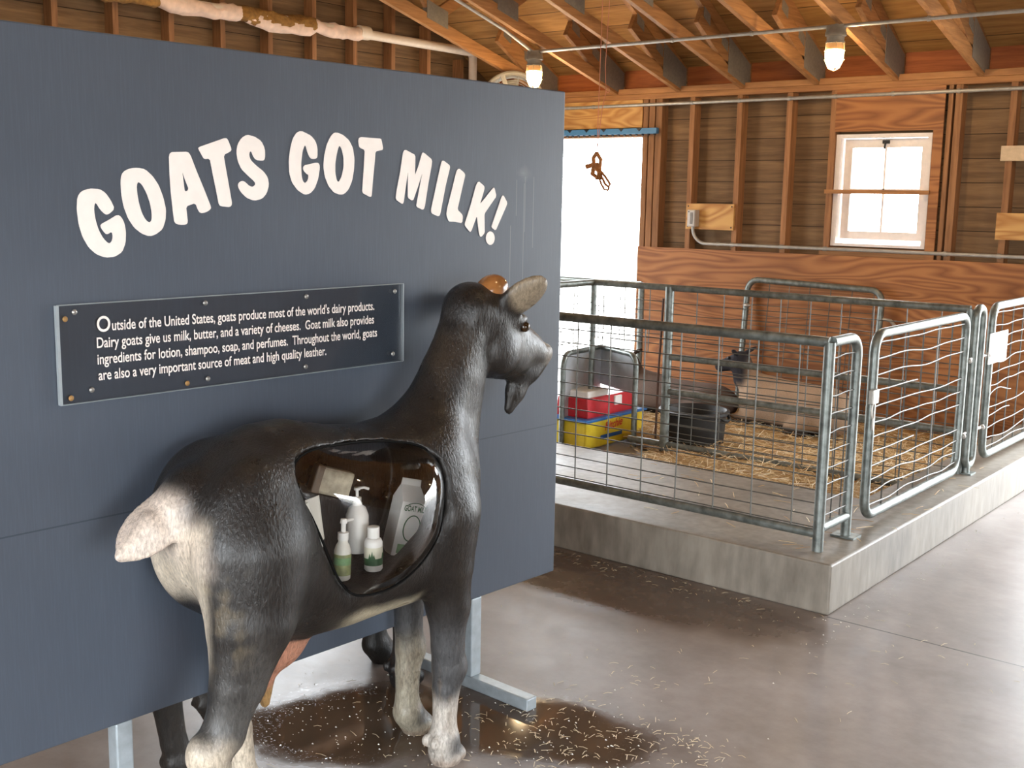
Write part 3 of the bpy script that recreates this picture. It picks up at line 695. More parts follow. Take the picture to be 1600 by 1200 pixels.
def text_mesh(txt, name, mat, parent, fn, width=None, height=.02, bold=.0, ext=.0004, align='LEFT', shear=0.0):
    cu = bpy.data.curves.new(name, 'FONT'); cu.body = txt; cu.size = 1; cu.align_x = align; cu.offset = bold; cu.extrude = 0; cu.shear = shear
    o = bpy.data.objects.new('tmp', cu); COL.objects.link(o)
    dg = bpy.context.evaluated_depsgraph_get(); me = bpy.data.meshes.new_from_object(o.evaluated_get(dg)); bpy.data.objects.remove(o)
    me.name = name; me.materials.clear(); me.materials.append(mat)
    xs = [v_.co.x for v_ in me.vertices]; w = max(xs)-min(xs); x0 = min(xs)
    sx = (width/w) if width else height
    for v_ in me.vertices: v_.co = fn((v_.co.x-x0)*sx, v_.co.y*height, ext)
    r = bpy.data.objects.new(name, me); COL.objects.link(r); r.parent = parent; return r
glyphs('headline_lettering', M_LETTER, sb)
# acrylic text plate
t = NT('clear_acrylic'); tr = t.add('ShaderNodeBsdfTransparent', i_Color=(.97, .975, .98, 1)); gl = t.add('ShaderNodeBsdfGlossy', i_Roughness=.12); lw = t.add('ShaderNodeFresnel', i_IOR=1.45)
mx = t.add('ShaderNodeMixShader'); t.put(mx.inputs[0], t.math('MULTIPLY', lw.outputs[0], .8)); t.put(mx.inputs[1], tr.outputs[0]); t.put(mx.inputs[2], gl.outputs[0]); t.put(t.out.inputs[0], mx.outputs[0]); M_ACR = t.m
M_EDGE = plain('acrylic_edge', (150, 158, 162), .3, var=.05)
pl = MB().prism([(-1.333, 1.087), (-.321, 1.092), (-.321, 1.311), (-1.333, 1.306)], B, .004, .0125).build('text_plate', M_ACR, sb)
MB().tube([B(-1.333, 1.087, .011), B(-.321, 1.092, .011), B(-.321, 1.311, .011), B(-1.333, 1.306, .011)], .0016, 4, closed=True).prism([(-1.336, 1.087), (-1.329, 1.087), (-1.329, 1.306), (-1.336, 1.306)], B, .004, .0128).prism([(-.324, 1.092), (-.320, 1.092), (-.320, 1.311), (-.324, 1.311)], B, .004, .0128).build('polished_edge', M_EDGE, pl)
TXT = [('utside of the United States, goats produce most of the world\'s dairy products.', -1.207, -.431, 1.244),
       ('Dairy goats give us milk, butter, and a variety of cheeses.  Goat milk also provides', -1.245, -.432, 1.207),
       ('ingredients for lotion, shampoo, soap, and perfumes.  Throughout the world, goats', -1.245, -.421, 1.170),
       ('are also a very important source of meat and high quality leather.', -1.244, -.599, 1.134)]
for s_, a, b, z in TXT:
    text_mesh(s_, 'paragraph_lettering', M_LETTER, pl, lambda X, Y, E_, a=a, z=z: B(a+X, z+Y, .0134), width=b-a, height=.0335, bold=.012)
text_mesh('O', 'paragraph_lettering', M_LETTER, pl, lambda X, Y, E_: B(-1.243+X, 1.243+Y, .0134), width=.032, height=.049, bold=.012)
M_SCREW = plain('screw_head', (150, 148, 144), .35, .7)
M_RUST = plain('rusty_screw', (150, 116, 70), .6, .3)
for k, (a, b) in enumerate([(-1.294, 1.290), (-.964, 1.292), (-.662, 1.292), (-.355, 1.291), (-.362, 1.116), (-.667, 1.109), (-.962, 1.108), (-1.261, 1.114), (-1.310, 1.101), (-1.316, 1.276), (-1.019, 1.103)]):
    c_ = B(a, b, .0135); R_ = Matrix((bdir, Vector((0, 0, 1)), bnor)).transposed()
    MB().ball(c_, (.0065, .0065, .003), 10, 6, R_).build('screw', M_SCREW if k < 8 else M_RUST, pl, smooth=True)
for u in (.012, -1.205):
    lg = MB().prism([(u-.022, .04), (u+.022, .04), (u+.022, .301), (u-.022, .301)], B, -.046, -.004).build('upright_leg', M_ALU, sb, bevel=.004)
    MB().prism([(u-.022, 0), (u+.022, 0), (u+.022, .04), (u-.022, .04)], B, -.26, .235).build('foot_bar', M_ALU, lg, bevel=.004)
anchor(sb, B(-.6, 0))
# ---------------- goats ----------------
def trunk_w(u, h):
    K = np.array(GOAT_TRUNK); top, bot, a = (np.interp(u, K[:, 0], K[:, i]) for i in (1, 2, 3))
    q = abs((h-(top+bot)/2)/((top-bot)/2))
    return a*max(0, 1-q**2.3)**(1/2.3)
def smst(x, a, b):
    t = np.clip((x-a)/(b-a), 0, 1); return t*t*(3-2*t)
rng = np.random.default_rng(3)
def vnoise(V, s, seed=0):
    # cheap smooth noise from a few random plane waves
    r = np.random.default_rng(seed); o = np.zeros(len(V))
    for i in range(7):
        k = r.normal(size=3)*s; o += np.sin(V @ k + r.uniform(0, 6.28))
    return o/7*1.6
def goat_paint(V, cavity):
    u, w, h = V.T
    L = lambda c: np.array(lin(c))
    n = vnoise(V, 22, 1); n2 = vnoise(V, 70, 2); n3 = vnoise(V*[1, 1, .3], 160, 5)
    col = np.tile(L((36, 32, 29)), (len(V), 1))
    def lay(mask, c):
        nonlocal col
        mask = np.clip(mask, 0, 1)[:, None]; col = col*(1-mask) + L(c)*mask
    lay(.45*smst(n, .0, .8), (52, 44, 35))
    lay(.5*smst(n2, .2, 1), (24, 22, 22))
    side = smst(h, .36, .5)*smst(.88-h, 0, .12)*smst(.40-u, 0, .12)*smst(np.abs(w), .05, .10)
    lay(.45*side*smst(n+.3*n2, -.4, .9), (78, 77, 76))
    # grey upper hind leg, pale lower legs
    hind = u < .5; front = u > .6
    lay(.7*smst(.55-h+.05*n, 0, .16)*hind, (92, 90, 87))
    lay(smst(.385-h+.03*n+.7*(.07-u)*(w > 0), 0, .09)*hind*smst(np.abs(w), .06, .085), (204, 190, 170))
    lay(.8*np.exp(-((u-.10)/.035)**2-((h-.315)/.03)**2)*(w > .14), (70, 66, 62))
    lay(.7*smst(.48-h, 0, .12)*front, (84, 84, 85))
    lay(smst(.25+.35*(u-.83)-h+.02*n, 0, .06)*front*(w > 0), (186, 178, 168))
    lay(smst(.36-h+.03*n, 0, .12)*front*(w < 0), (162, 154, 136))
    lay(.85*smst(.105-h, 0, .03)*smst(h, .02, .05)*front*smst(u-np.where(w > 0, .80, .865), -.02, .03)*smst(n, -.6, .3), (70, 72, 74))
    lay(.4*smst(n2+n3, .3, 1.2)*(h < .3), (120, 104, 88))
    lay(.6*smst(.03-h, 0, .02), (150, 128, 112))
    # pale rear, tail and buttocks, belly, udder
    rear = smst(.135-u+.012*n, 0, .06)*smst(h, .46, .58)*smst(.88-h+.03*n, 0, .07)
    lay(rear*smst(.15-np.abs(w), 0, .05), (206, 192, 172)); lay(.15*rear*smst(n2, 0, .8), (178, 156, 118))
    lay(smst(.075-u, 0, .05)*smst(.93-h, 0, .05)*smst(h, .7, .75), (212, 196, 182))
    lay(smst(.556-h+.012*n, 0, .045)*smst(u, .42, .50)*smst(.73-u, 0, .05)*(h > .43), (186, 174, 148))
    ud = smst(1-(((u-.30)/.15)**2+((w+.015)/.10)**2+((h-.44)/.10)**2), -.1, .15)*(h < .50)*(w < .075)
    lay(ud, (198, 142, 116)); lay(smst(.385-h, 0, .03)*(np.abs(u-.27) < .06)*(np.abs(w+.015) < .06)*(h > .31), (176, 140, 92))
    # brown neck, head: grey cheeks, pale ears and muzzle
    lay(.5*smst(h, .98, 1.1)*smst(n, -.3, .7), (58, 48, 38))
    lay(.5*smst(u, 1.10, 1.2)*(h > 1.0), (72, 70, 66)); lay(.5*smst(u, 1.265, 1.30), (178, 170, 160))
    lay(.9*smst(1.068+.05*(u-1.2)-h, 0, .01)*smst(u, 1.15, 1.18)*smst(1.318-u, 0, .02)*(h > .9), (26, 23, 21)); lay(.6*smst(u, 1.305, 1.325)*(h > 1.0), (168, 160, 150))
    ear = smst(np.abs(w), .085, .11)*(h > 1.2); lay(.8*ear, (156, 140, 118))
    lay(.9*smst(.10-np.abs(u-1.20), 0, .03)*smst(1.02-h, 0, .03)*(h > .9)*(u > 1.12)*(np.abs(w) < .05), (40, 36, 32))
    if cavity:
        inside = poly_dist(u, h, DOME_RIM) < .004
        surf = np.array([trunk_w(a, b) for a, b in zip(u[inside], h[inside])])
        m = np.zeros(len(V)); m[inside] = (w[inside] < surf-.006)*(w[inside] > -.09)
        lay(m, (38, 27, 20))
    return col
def painted(name, V, F, col, mat, parent=None):
    me = bpy.data.meshes.new(name); me.from_pydata(V.tolist(), [], F.tolist()); me.update()
    me.polygons.foreach_set('use_smooth', [True]*len(me.polygons))
    at = me.color_attributes.new('coat', 'FLOAT_COLOR', 'POINT')
    at.data.foreach_set('color', np.concatenate([col, np.ones((len(col), 1))], 1).astype(np.float32).ravel())
    me.materials.append(mat)
    o = bpy.data.objects.new(name, me); COL.objects.link(o)
    if parent: o.parent = parent
    return o
def coat_mat(name, rough, mult=(1, 1, 1), spec=.5, bump=.6, scale=(18, 18, 6), coat=.0, var=.5):
    t = NT(name); at = t.add('ShaderNodeAttribute', attribute_name='coat')
    f = t.noise(t.coord(scale), 9, 4, .65, .5); f2 = t.noise(t.coord((1, 1, 1)), 11, 4)
    c = t.mix(1.0, at.outputs['Color'], t.ramp(f, [(.3, (1-var,)*3), (.7, (1+var*.35,)*3)]), 'MULTIPLY')
    c = t.mix(1.0, c, mult, 'MULTIPLY')
    t.set(Base_Color=c, Roughness=t.math('ADD', t.math('MULTIPLY', f2, .2), rough-.1), Specular_IOR_Level=spec, Coat_Weight=coat, Coat_Roughness=.25)
    t.bump(f, bump, .004); return t.m
M_GOAT = coat_mat('painted_goat_hide', .30, spec=.34, coat=.10)
M_GOATB = coat_mat('black_goat_hide', .4, mult=(.10, .10, .11))
def place(o, x0, y0):
    o.location = (x0, y0, 0); o.rotation_euler = (0, 0, P/2-BY)      # u axis along the board
# local goat axes: +x is u; world w (viewer side) is local -y, so flip w when building
def flip(V): 
    V = V.copy(); V[:, 1] *= -1; return V
g = goat_field(.0062); V, F = g.mesh(); V = smooth_mesh(V, F, 3)
col = goat_paint(V, True)
GX, GY = -2.135, 1.38
gr = root('goat_statue'); tag(gr, 'life-size dark brown goat statue with a clear domed window in its flank', 'goat statue')
painted('body', flip(V), F[:, ::-1], col, M_GOAT, gr)
def GL(u, w, h): return Vector((u, -w, h))
M_HORN = plain('horn_resin', (150, 100, 56), .2, scale=14, var=.4)
MB().ball(GL(1.066, .020, 1.300), (.056, .040, .042), 20, 12, Matrix.Rotation(-.25, 3, 'Y')).build('horn_stub', M_HORN, gr, smooth=True)
M_EYE = plain('glass_eye', (46, 30, 16), .08, var=.3)
for s_ in (1, -1):
    MB().ball(GL(1.151, s_*.070, 1.194), .0155, 14, 9).build('eye', M_EYE, gr, smooth=True)
# black ring added as the shaded crease round the rim, and clear dome
def smooth_loop(pts, n):
    m = len(pts); out = []
    for i in range(n):
        t_ = i*m/n; k = int(t_); f_ = t_-k
        p = [np.array(pts[(k+j-1) % m]) for j in range(4)]
        out.append(.5*(2*p[1]+(p[2]-p[0])*f_+(2*p[0]-5*p[1]+4*p[2]-p[3])*f_**2+(3*p[1]-p[0]-3*p[2]+p[3])*f_**3))
    return out
M_CREASE = plain('crease_black', (12, 11, 10), .8, spec=.1)
rim = smooth_loop(DOME_RIM, 64); cu_, ch_ = .53, .80
rw = [trunk_w(a, b) for a, b in rim]
rw = [(rw[i-2]+rw[i-1]+rw[i]+rw[(i+1) % 64]+rw[(i+2) % 64])/5 for i in range(64)]
MB().tube([GL(a, w_+.001, b) for (a, b), w_ in zip(rim, rw)], .003, 8, closed=True).build('rim_crease', M_CREASE, gr, smooth=True)
t = NT('clear_dome_plastic'); tr = t.add('ShaderNodeBsdfTransparent', i_Color=(.93, .93, .92, 1)); gl = t.add('ShaderNodeBsdfGlossy', i_Roughness=.045); lw = t.add('ShaderNodeFresnel', i_IOR=1.6)
mx = t.add('ShaderNodeMixShader'); t.put(mx.inputs[0], t.math('MINIMUM', t.math('MULTIPLY', lw.outputs[0], 1.5), .85)); t.put(mx.inputs[1], tr.outputs[0]); t.put(mx.inputs[2], gl.outputs[0]); t.put(t.out.inputs[0], mx.outputs[0]); M_DOME = t.m
NR = 14; dv = []; df = []
for i in range(NR+1):
    q = i/NR
    for (a, b), w_ in zip(rim, rw):
        dv.append(tuple(GL(cu_+(a-cu_)*q, w_+(.262-w_)*(1-q**2.3), ch_+(b-ch_)*q)))
for i in range(NR):
    for k in range(64):
        df.append((i*64+k, (i+1)*64+k, (i+1)*64+(k+1) % 64, i*64+(k+1) % 64))
dm = mesh('window_dome', dv, df, M_DOME, gr, smooth=True)
place(gr, GX, GY)
# the second goat behind the board, of which only the black legs show
g = goat_field(.009, cavity=False); V2, F2 = g.mesh(); V2 = smooth_mesh(V2, F2, 3)
bg_ = painted('goat_statue_black', flip(V2), F2[:, ::-1], goat_paint(V2, False)*.5, M_GOATB)
tag(bg_, 'black goat statue behind the sign board, only its legs showing below', 'goat statue'); place(bg_, -2.585, 1.54); bg_.scale = (1.16, 1, 1)

# ---------------- goat-milk products behind the dome ----------------
Rg = Matrix.Rotation(P/2-BY, 4, 'Z')
def GW(u, w, h): return Rg @ GL(u, w, h) + Vector((GX, GY, 0))
def thing_at(name, u, w, h, tilt=0.0, turn=0.0):
    r = root(name); r.matrix_world = Matrix.Translation(GW(u, w, h)) @ Rg @ Matrix.Rotation(turn, 4, 'Z') @ Matrix.Rotation(tilt, 4, 'Y'); return r
M_CREAM = plain('cream_bottle', (226, 222, 212), .35, var=.04)
M_GREEN = plain('green_label', (120, 158, 110), .5, var=.3, scale=40)
M_DGREEN = plain('dark_green_print', (40, 92, 52), .5, var=.2)
M_OLIVE = plain('olive_label', (140, 146, 98), .5, var=.35, scale=50)
def pump(r, h, seg=12):
    MB().lathe([(.011, 0), (.011, .016), (.004, .018), (.004, .034), (.008, .035), (.008, .041), (.001, .042)], (0, 0, h), seg).tube([(0, 0, h+.039), (.018, -.006, h+.039), (.030, -.010, h+.034)], .0035, 8).build('pump_head', M_WHITE, r, smooth=True)
def label_band(r, rad, z0, z1, mat, name='label'):
    MB().lathe([(rad-.002, z0), (rad+.0006, z0), (rad+.0006, z1), (rad-.002, z1)], (0, 0, 0), 24).build(name, mat, r, smooth=True)
# lotion with olive label
b = thing_at('spray_bottle', .452, .105, .625, .05)
tag(b, 'cream pump bottle with an olive band, lowest and leftmost of the bottles in the dome', 'bottle')
MB().lathe([(.017, 0), (.021, .004), (.021, .072), (.017, .086), (.012, .094), (.012, .102)], (0, 0, 0), 24).build('bottle_body', M_CREAM, b, smooth=True)
label_band(b, .021, .014, .066, M_OLIVE); label_band(b, .0212, .040, .058, M_GREEN, 'label_stripe')
MB().lathe([(.0135, 0), (.0135, .018), (.006, .02), (.006, .04), (.009, .041), (.007, .052), (.001, .053)], (0, 0, .100), 16).tube([(0, 0, .145), (.024, -.008, .149)], .0035, 8).build('pump_head', M_WHITE, b, smooth=True)
b = thing_at('lotion_bottle', .55, .11, .628)
tag(b, 'short white bottle with a green landscape band in front of a taller pump bottle', 'bottle')
MB().lathe([(.020, 0), (.023, .004), (.023, .072), (.020, .080), (.014, .084)], (0, 0, 0), 24).build('bottle_body', M_WHITE, b, smooth=True)
MB().lathe([(.0155, 0), (.0155, .027), (.014, .028), (.001, .0285)], (0, 0, .084), 20).build('cap', M_WHITE, b, smooth=True)
label_band(b, .023, .016, .034, M_DGREEN); label_band(b, .0228, .034, .062, plain('pale_label', (214, 210, 190), .5, var=.1), 'label_upper')
tm = MB()
for a_, hh_ in ((3.6, .014), (3.85, .020), (4.05, .012), (5.2, .013), (5.5, .017)):
    tm.prism([(a_-.18, .032), (a_+.18, .032), (a_, .034+hh_)], lambda a, c_, d: ((.0236+d)*math.cos(a), (.0236+d)*math.sin(a), c_), -.0006, .0006)
tm.build('label_trees', M_DGREEN, b)
b = thing_at('shampoo_bottle', .553, .045, .66)
tag(b, 'tall white pump bottle at the middle of the dome behind the short one', 'bottle')
MB().lathe([(.024, 0), (.029, .005), (.029, .095), (.022, .115), (.012, .122), (.012, .128)], (0, 0, 0), 24).build('bottle_body', M_WHITE, b, smooth=True); pump(b, .126)
for k, (u_, w_, h_, tl, lb) in enumerate([(.395, .07, .70, .28, 'white squeeze tube leaning at the left edge of the dome'), (.43, .04, .70, .12, 'pale tube standing behind the olive pump bottle')]):
    b = thing_at('squeeze_tube', u_, w_, h_, -tl); tag(b, lb, 'tube', 'squeeze tubes in the dome')
    n_ = 20; vv = []; ff = []
    for i, (z_, rx, ry) in enumerate([(0, .013, .013), (.018, .013, .013), (.0181, .019, .019), (.06, .02, .014), (.12, .022, .003), (.126, .022, .002)]):
        vv += [(rx*math.cos(2*P*j/n_), ry*math.sin(2*P*j/n_), z_) for j in range(n_)]
        if i: ff += [((i-1)*n_+j, (i-1)*n_+(j+1) % n_, i*n_+(j+1) % n_, i*n_+j) for j in range(n_)]
    ff += [tuple(reversed(range(n_))), tuple(5*n_+j for j in range(n_))]
    mesh('tube_body', vv, ff, M_CREAM, b, smooth=True)
    MB().lathe([(.0145, -.002), (.0145, .016), (.012, .017)], (0, 0, 0), 16).build('cap', M_WHITE, b, smooth=True)
b = thing_at('soap_bar', .475, .04, .855, .33, -.25)
tag(b, 'wrapped grey soap bar tilted near the top of the dome', 'soap')
MB().box((-.052, -.016, -.034), (.052, .016, .034)).build('soap_body', plain('wrapped_soap', (176, 166, 146), .6, var=.3, scale=45), b, bevel=.007)
MB().box((-.0535, -.0168, -.0355), (-.030, .0168, .0355)).build('paper_band', plain('soap_band', (120, 104, 90), .6, var=.2), b, bevel=.006)
# milk carton
b = thing_at('milk_carton', .695, .05, .625, .24, -.35); b.scale = (1.22, 1.0, 1.22)
tag(b, 'white paper goat milk carton with a green oval, at the right of the dome', 'milk carton')
s2 = .034; H = .118
cb = MB(); cb.v = [(-s2, -s2, 0), (s2, -s2, 0), (s2, s2, 0), (-s2, s2, 0), (-s2, -s2, H), (s2, -s2, H), (s2, s2, H), (-s2, s2, H), (-s2, -.002, H+.032), (s2, -.002, H+.032), (s2, .002, H+.032), (-s2, .002, H+.032), (-s2, -.002, H+.046), (s2, -.002, H+.046), (s2, .002, H+.046), (-s2, .002, H+.046)]
cb.f = [(3, 2, 1, 0), (0, 1, 5, 4), (1, 2, 6, 5), (2, 3, 7, 6), (3, 0, 4, 7), (4, 5, 9, 8), (6, 7, 11, 10), (5, 6, 10, 9), (7, 4, 8, 11), (8, 9, 13, 12), (10, 11, 15, 14), (9, 10, 14, 13), (11, 8, 12, 15), (12, 13, 14, 15)]
cb.build('carton_body', M_WHITE, b)
MB().tube([(.019*math.cos(a), -s2-.0005, .062+.028*math.sin(a)) for a in np.linspace(0, 2*P, 33)[:-1]], .0013, 5, closed=True).build('oval_emblem', M_DGREEN, b)
text_mesh('GOAT MILK', 'carton_lettering', M_DGREEN, b, lambda X, Y, E_: Vector((-.027+X, -s2-.0006, .099+Y)), width=.054, height=.017, bold=.02)
MB().tube([(.024*math.cos(a), -s2-.0005-(0), .103+.016*math.sin(a)*.9) for a in np.linspace(.5, P-.5, 12)], .0009, 5).build('carton_print', M_DGREEN, b)
MB().box((-.024, -s2-.0008, .006), (.024, -s2-.0001, .026)).build('carton_print', M_GREEN, b)
# ---------------- pen fences ----------------
R = .0205
def wires(name, fn, a0, a1, z0, z1, zs, us, parent, jit=0.0, r=.0027, seed=1, broken=()):
    # welded stock panel: horizontal and vertical rods; fn(a, z, d) -> world
    rnd = random.Random(seed); m = MB()
    for i, z in enumerate(zs):
        n = 9; A0, A1 = a0, a1
        if i in broken: A1 = a0+(a1-a0)*rnd.choice((.32, .45))
        ph = rnd.uniform(0, 6); fq = rnd.uniform(5, 11)/max(.6, abs(a1-a0)); am = jit*rnd.uniform(.2, 1); n = 22
        pts = []
        for k in range(n):
            q = k/(n-1); a = A0+(A1-A0)*q; e = am*(math.sin(a*fq+ph)+.5*math.sin(a*fq*2.3+ph*2))*min(1, 6*q, 6*(1-q) if A1 == a1 else 1)
            pts.append(fn(a, z+e, .003))
        m.tube(pts, r, 6)
    for a in us: m.tube([fn(a+rnd.uniform(-.004, .004), z0, -.003), fn(a+rnd.uniform(-.004, .004), (z0+z1)/2, -.003), fn(a, z1, -.003)], r*1.1, 6)
    return m.build(name, M_WIRE, parent)
def grade(z0, z1, n, p=1.12):
    return [z0+(z1-z0)*((i+.6)/n)**p for i in range(n)]
FY, GXF = 4.15, -1.80
ffn = lambda a, z, d: (a, FY+d, z)
fr = root('front_fence_panel'); tag(fr, 'long front fence panel of grey pipe and wire along the slab edge', 'fence panel')
MB().tube([(-4.45, FY, 1.03), (GXF, FY, 1.03)], R, 14).build('top_rail', M_GALV, fr, smooth=True)
MB().tube([(-4.45, FY, .27), (GXF-.01, FY, .27)], R*.9, 14).build('bottom_rail', M_GALV, fr, smooth=True)
for a in (GXF, -4.45):
    MB().tube([(a, FY, CZ), (a, FY, 1.03)], R*1.08, 16).build('post', M_GALV, fr, smooth=True)
wires('wire_mesh', ffn, -4.45, GXF, .27, 1.03, grade(.27, 1.0, 13), [GXF-.12-.178*i for i in range(15)], fr, .002, seed=2)
anchor(fr, (GXF, FY, CZ))
xfn = lambda a, z, d: (GXF+d, a, z)
sp = root('corner_fence_panel'); tag(sp, 'narrow fence panel between the corner post and the first gate', 'fence panel')
pts = [(GXF, FY+.02, 1.03)] + bend((GXF, FY, 1.03), (GXF, 4.42, 1.03), .07, (GXF, 4.42, .2)) + [(GXF, 4.42, CZ)]
MB().tube(pts, R, 14).build('pipe_frame', M_GALV, sp, smooth=True)
MB().tube([(GXF, FY+.02, .29), (GXF, 4.41, .29)], R*.9, 14).build('bottom_rail', M_GALV, sp, smooth=True)
wires('wire_mesh', xfn, FY+.02, 4.41, .29, 1.02, grade(.31, 1.0, 10), [4.26, 4.35], sp, .004, seed=3)
MB().box((GXF-.05, 4.385, CZ), (GXF+.05, 4.465, CZ+.008)).build('base_plate', M_GALV, sp)
anchor(sp, (GXF, 4.42, CZ))
def gate(name, label, y0, y1, z0, z1, jit, seed, broken=(), nz=12):
    r = root(name); tag(r, label, 'gate')
    MB().tube(loop([(GXF, y0, z0), (GXF, y1, z0), (GXF, y1, z1), (GXF, y0, z1)], .075), R, 14, closed=True).build('pipe_frame', M_GALV, r, smooth=True)
    n = int((y1-y0)/.20)
    wires('wire_mesh', xfn, y0, y1, z0, z1, grade(z0+.02, z1-.01, nz), [y0+(y1-y0)*(i+1)/(n+1) for i in range(n)], r, jit, .0033, seed, broken)
    return r
g1 = gate('pen_gate', 'first pen gate with rounded pipe frame, next to the corner post', 4.60, 5.76, .245, 1.025, .008, 5, (4, 8))
for z in (.42, .80):
    MB().tube([(GXF, 5.76, z), (GXF+.01, 5.80, z), (GXF, 5.875, z)], .008, 8).ball((GXF+.022, 5.78, z), .013, 10, 7).build('hinge', M_CONDUIT, g1, smooth=True)
MB().box((GXF+.012, 4.535, .74), (GXF+.034, 4.60, .80)).build('latch', M_CONDUIT, g1, bevel=.004)
MB().tube([(GXF+.02, 4.575+.014*math.cos(a), .71+.035*math.sin(a)) for a in np.linspace(0, 2*P, 13)[:-1]], .004, 6, closed=True).tube([(GXF+.024, 4.575+.003*math.cos(a), .655+.028*math.sin(a)) for a in np.linspace(0, 2*P, 13)[:-1]], .004, 6, closed=True).build('latch_chain', M_CONDUIT, g1)
anchor(g1, (GXF, 5.2, CZ))
pp = root('double_gate_post'); tag(pp, 'narrow hairpin post frame standing between the two gates', 'post')
MB().tube(loop([(GXF, 5.90, .24), (GXF, 6.01, .24), (GXF, 6.01, 1.05), (GXF, 5.90, 1.05)], .05), R, 14, closed=True).build('pipe_frame', M_GALV, pp, smooth=True)
MB().tube([(GXF, 5.93, CZ), (GXF, 5.93, .24)], R, 12).box((GXF-.04, 5.89, CZ), (GXF+.04, 5.97, CZ+.008)).build('foot', M_GALV, pp, smooth=True)
anchor(pp, (GXF, 5.93, CZ))
g2 = gate('pen_gate', 'far pen gate with bent wires and a blank white card on it', 6.17, 7.5, .25, 1.045, .022, 9, (3, 5), 13)
for z in (.42, .80):
    MB().tube([(GXF, 6.01, z), (GXF+.012, 6.07, z), (GXF, 6.17, z)], .008, 8).ball((GXF+.02, 6.09, z), .013, 10, 7).build('hinge', M_CONDUIT, g2, smooth=True)
anchor(g2, (GXF, 6.8, CZ))
cdm = MB().box((GXF+.022, 6.075, .752), (GXF+.027, 6.375, .912)).build('gate_card', plain('white_card', (240, 240, 238), .4, var=.02))
tag(cdm, 'blank white card hung on the far pen gate', 'card')

# fence across the pen, on the lower floor
IY = 5.9
ifn = lambda a, z, d: (a, IY+d, z)
iv = root('divider_fence'); tag(iv, 'inner fence of four pipe rails crossing the pen in front of the straw', 'fence panel')
IX0, IX1, IX2 = -1.83, -3.585, -4.14
for z, nm in ((1.045, 'top_rail'), (.63, 'rail'), (.418, 'rail'), (.09, 'bottom_rail')):
    x_end = IX2 if z > 1 else (-3.84 if z < .1 else IX1)
    MB().tube([(x_end, IY, z), (IX0, IY, z)], R*.95, 14).build(nm, M_GALV, iv, smooth=True)
for a in (IX1,):
    MB().tube([(a, IY, 0), (a, IY, 1.05)], R*1.35, 16).build('post', M_GALV, iv, smooth=True)
MB().tube([(IX0, IY, 0), (IX0, IY, 1.045)], R, 14).build('post', M_GALV, iv, smooth=True)
wires('wire_mesh', ifn, IX0, IX1, .09, 1.04, grade(.10, .98, 15), [IX0-.14-.178*i for i in range(10)], iv, .004, seed=6)
wires('wire_mesh', ifn, IX1, IX2, .64, 1.04, [.70, .76, .83, .90, .96], [-3.72, -3.9, -4.06], iv, .003, seed=7)
MB().tube([(IX1-.03, IY-.02, .98), (IX1-.045, IY-.02, .55), (IX1-.05, IY-.02, .12)], .007, 6).build('chain_strap', plain('rusty_chain', (84, 56, 42), .7), iv)
anchor(iv, (IX1, IY, 0))
sd = root('side_fence'); tag(sd, 'short fence running forward from the end of the inner fence', 'fence panel')
MB().tube([(IX2, IY, 1.045), (IX2, FY+.03, 1.045)], R, 14).build('top_rail', M_GALV, sd, smooth=True)
MB().tube([(IX2, FY+.05, CZ), (IX2, FY+.05, 1.045)], R, 14).build('post', M_GALV, sd, smooth=True)
MB().tube([(IX2, IY, 0), (IX2, IY, 1.045)], R*.9, 14).build('post', M_GALV, sd, smooth=True)
wires('wire_mesh', lambda a, z, d: (IX2+d, a, z), FY+.05, IY, .62, 1.04, [.68, .76, .84, .92], [4.5, 4.8, 5.1, 5.4, 5.7], sd, .003, seed=8)
anchor(sd, (IX2, 5.0, 0))
# barrier in front of the yard door
db = root('door_barrier_fence'); tag(db, 'fence in front of the glaring doorway, its end post by the wainscot', 'fence panel')
MB().tube([(-6.3, 7.2, .945), (-4.62, 7.2, .945)], R, 14).build('top_rail', M_GALV, db, smooth=True)
for a in (-4.62, -6.3): MB().tube([(a, 7.2, 0), (a, 7.2, .945)], R*1.1, 14).build('post', M_GALV, db, smooth=True)
wires('wire_mesh', lambda a, z, d: (a, 7.2+d, z), -6.3, -4.62, .1, .94, [.12+.1*i for i in range(9)], [-4.8-.2*i for i in range(8)], db, .002, seed=10)
anchor(db, (-4.62, 7.2, 0))
# gate leaning on the wainscot
bgt = root('leaning_gate'); tag(bgt, 'pipe gate with rounded corners leaning on the plywood wainscot behind the sheep', 'gate')
def lean(a, z, d=0.0): return (a, 7.47+.10*(z/1.0)*0.9+d, z)
MB().tube([lean(-3.935, .02)] + [lean(p[0], p[2]) for p in bend((-3.935, 0, .3), (-3.935, 0, 1.005), .08, (-2.93, 0, 1.005))] + [lean(p[0], p[2]) for p in bend((-3.9, 0, .985), (-2.93, 0, .985), .08, (-2.93, 0, .2))] + [lean(-2.93, .02)], R*1.05, 14).build('pipe_frame', M_GALV, bgt, smooth=True)
MB().tube([lean(-3.935, .12), lean(-2.93, .12)], R, 12).build('bottom_rail', M_GALV, bgt, smooth=True)
wires('wire_mesh', lambda a, z, d: lean(a, z, d), -3.935, -2.93, .12, .98, grade(.12, .93, 12), [-3.76+.155*i for i in range(6)], bgt, .003, seed=12)
MB().tube([(-2.95, 7.54, .80), (-2.86, 7.55, .79), (-2.80, 7.57, .72)], .012, 8).build('hinge', M_CONDUIT, bgt, smooth=True)
MB().ball((-3.92, 7.53, .82), (.035, .02, .014), 10, 7).build('latch', M_CONDUIT, bgt, smooth=True)
anchor(bgt, (-3.43, 7.47, 0))

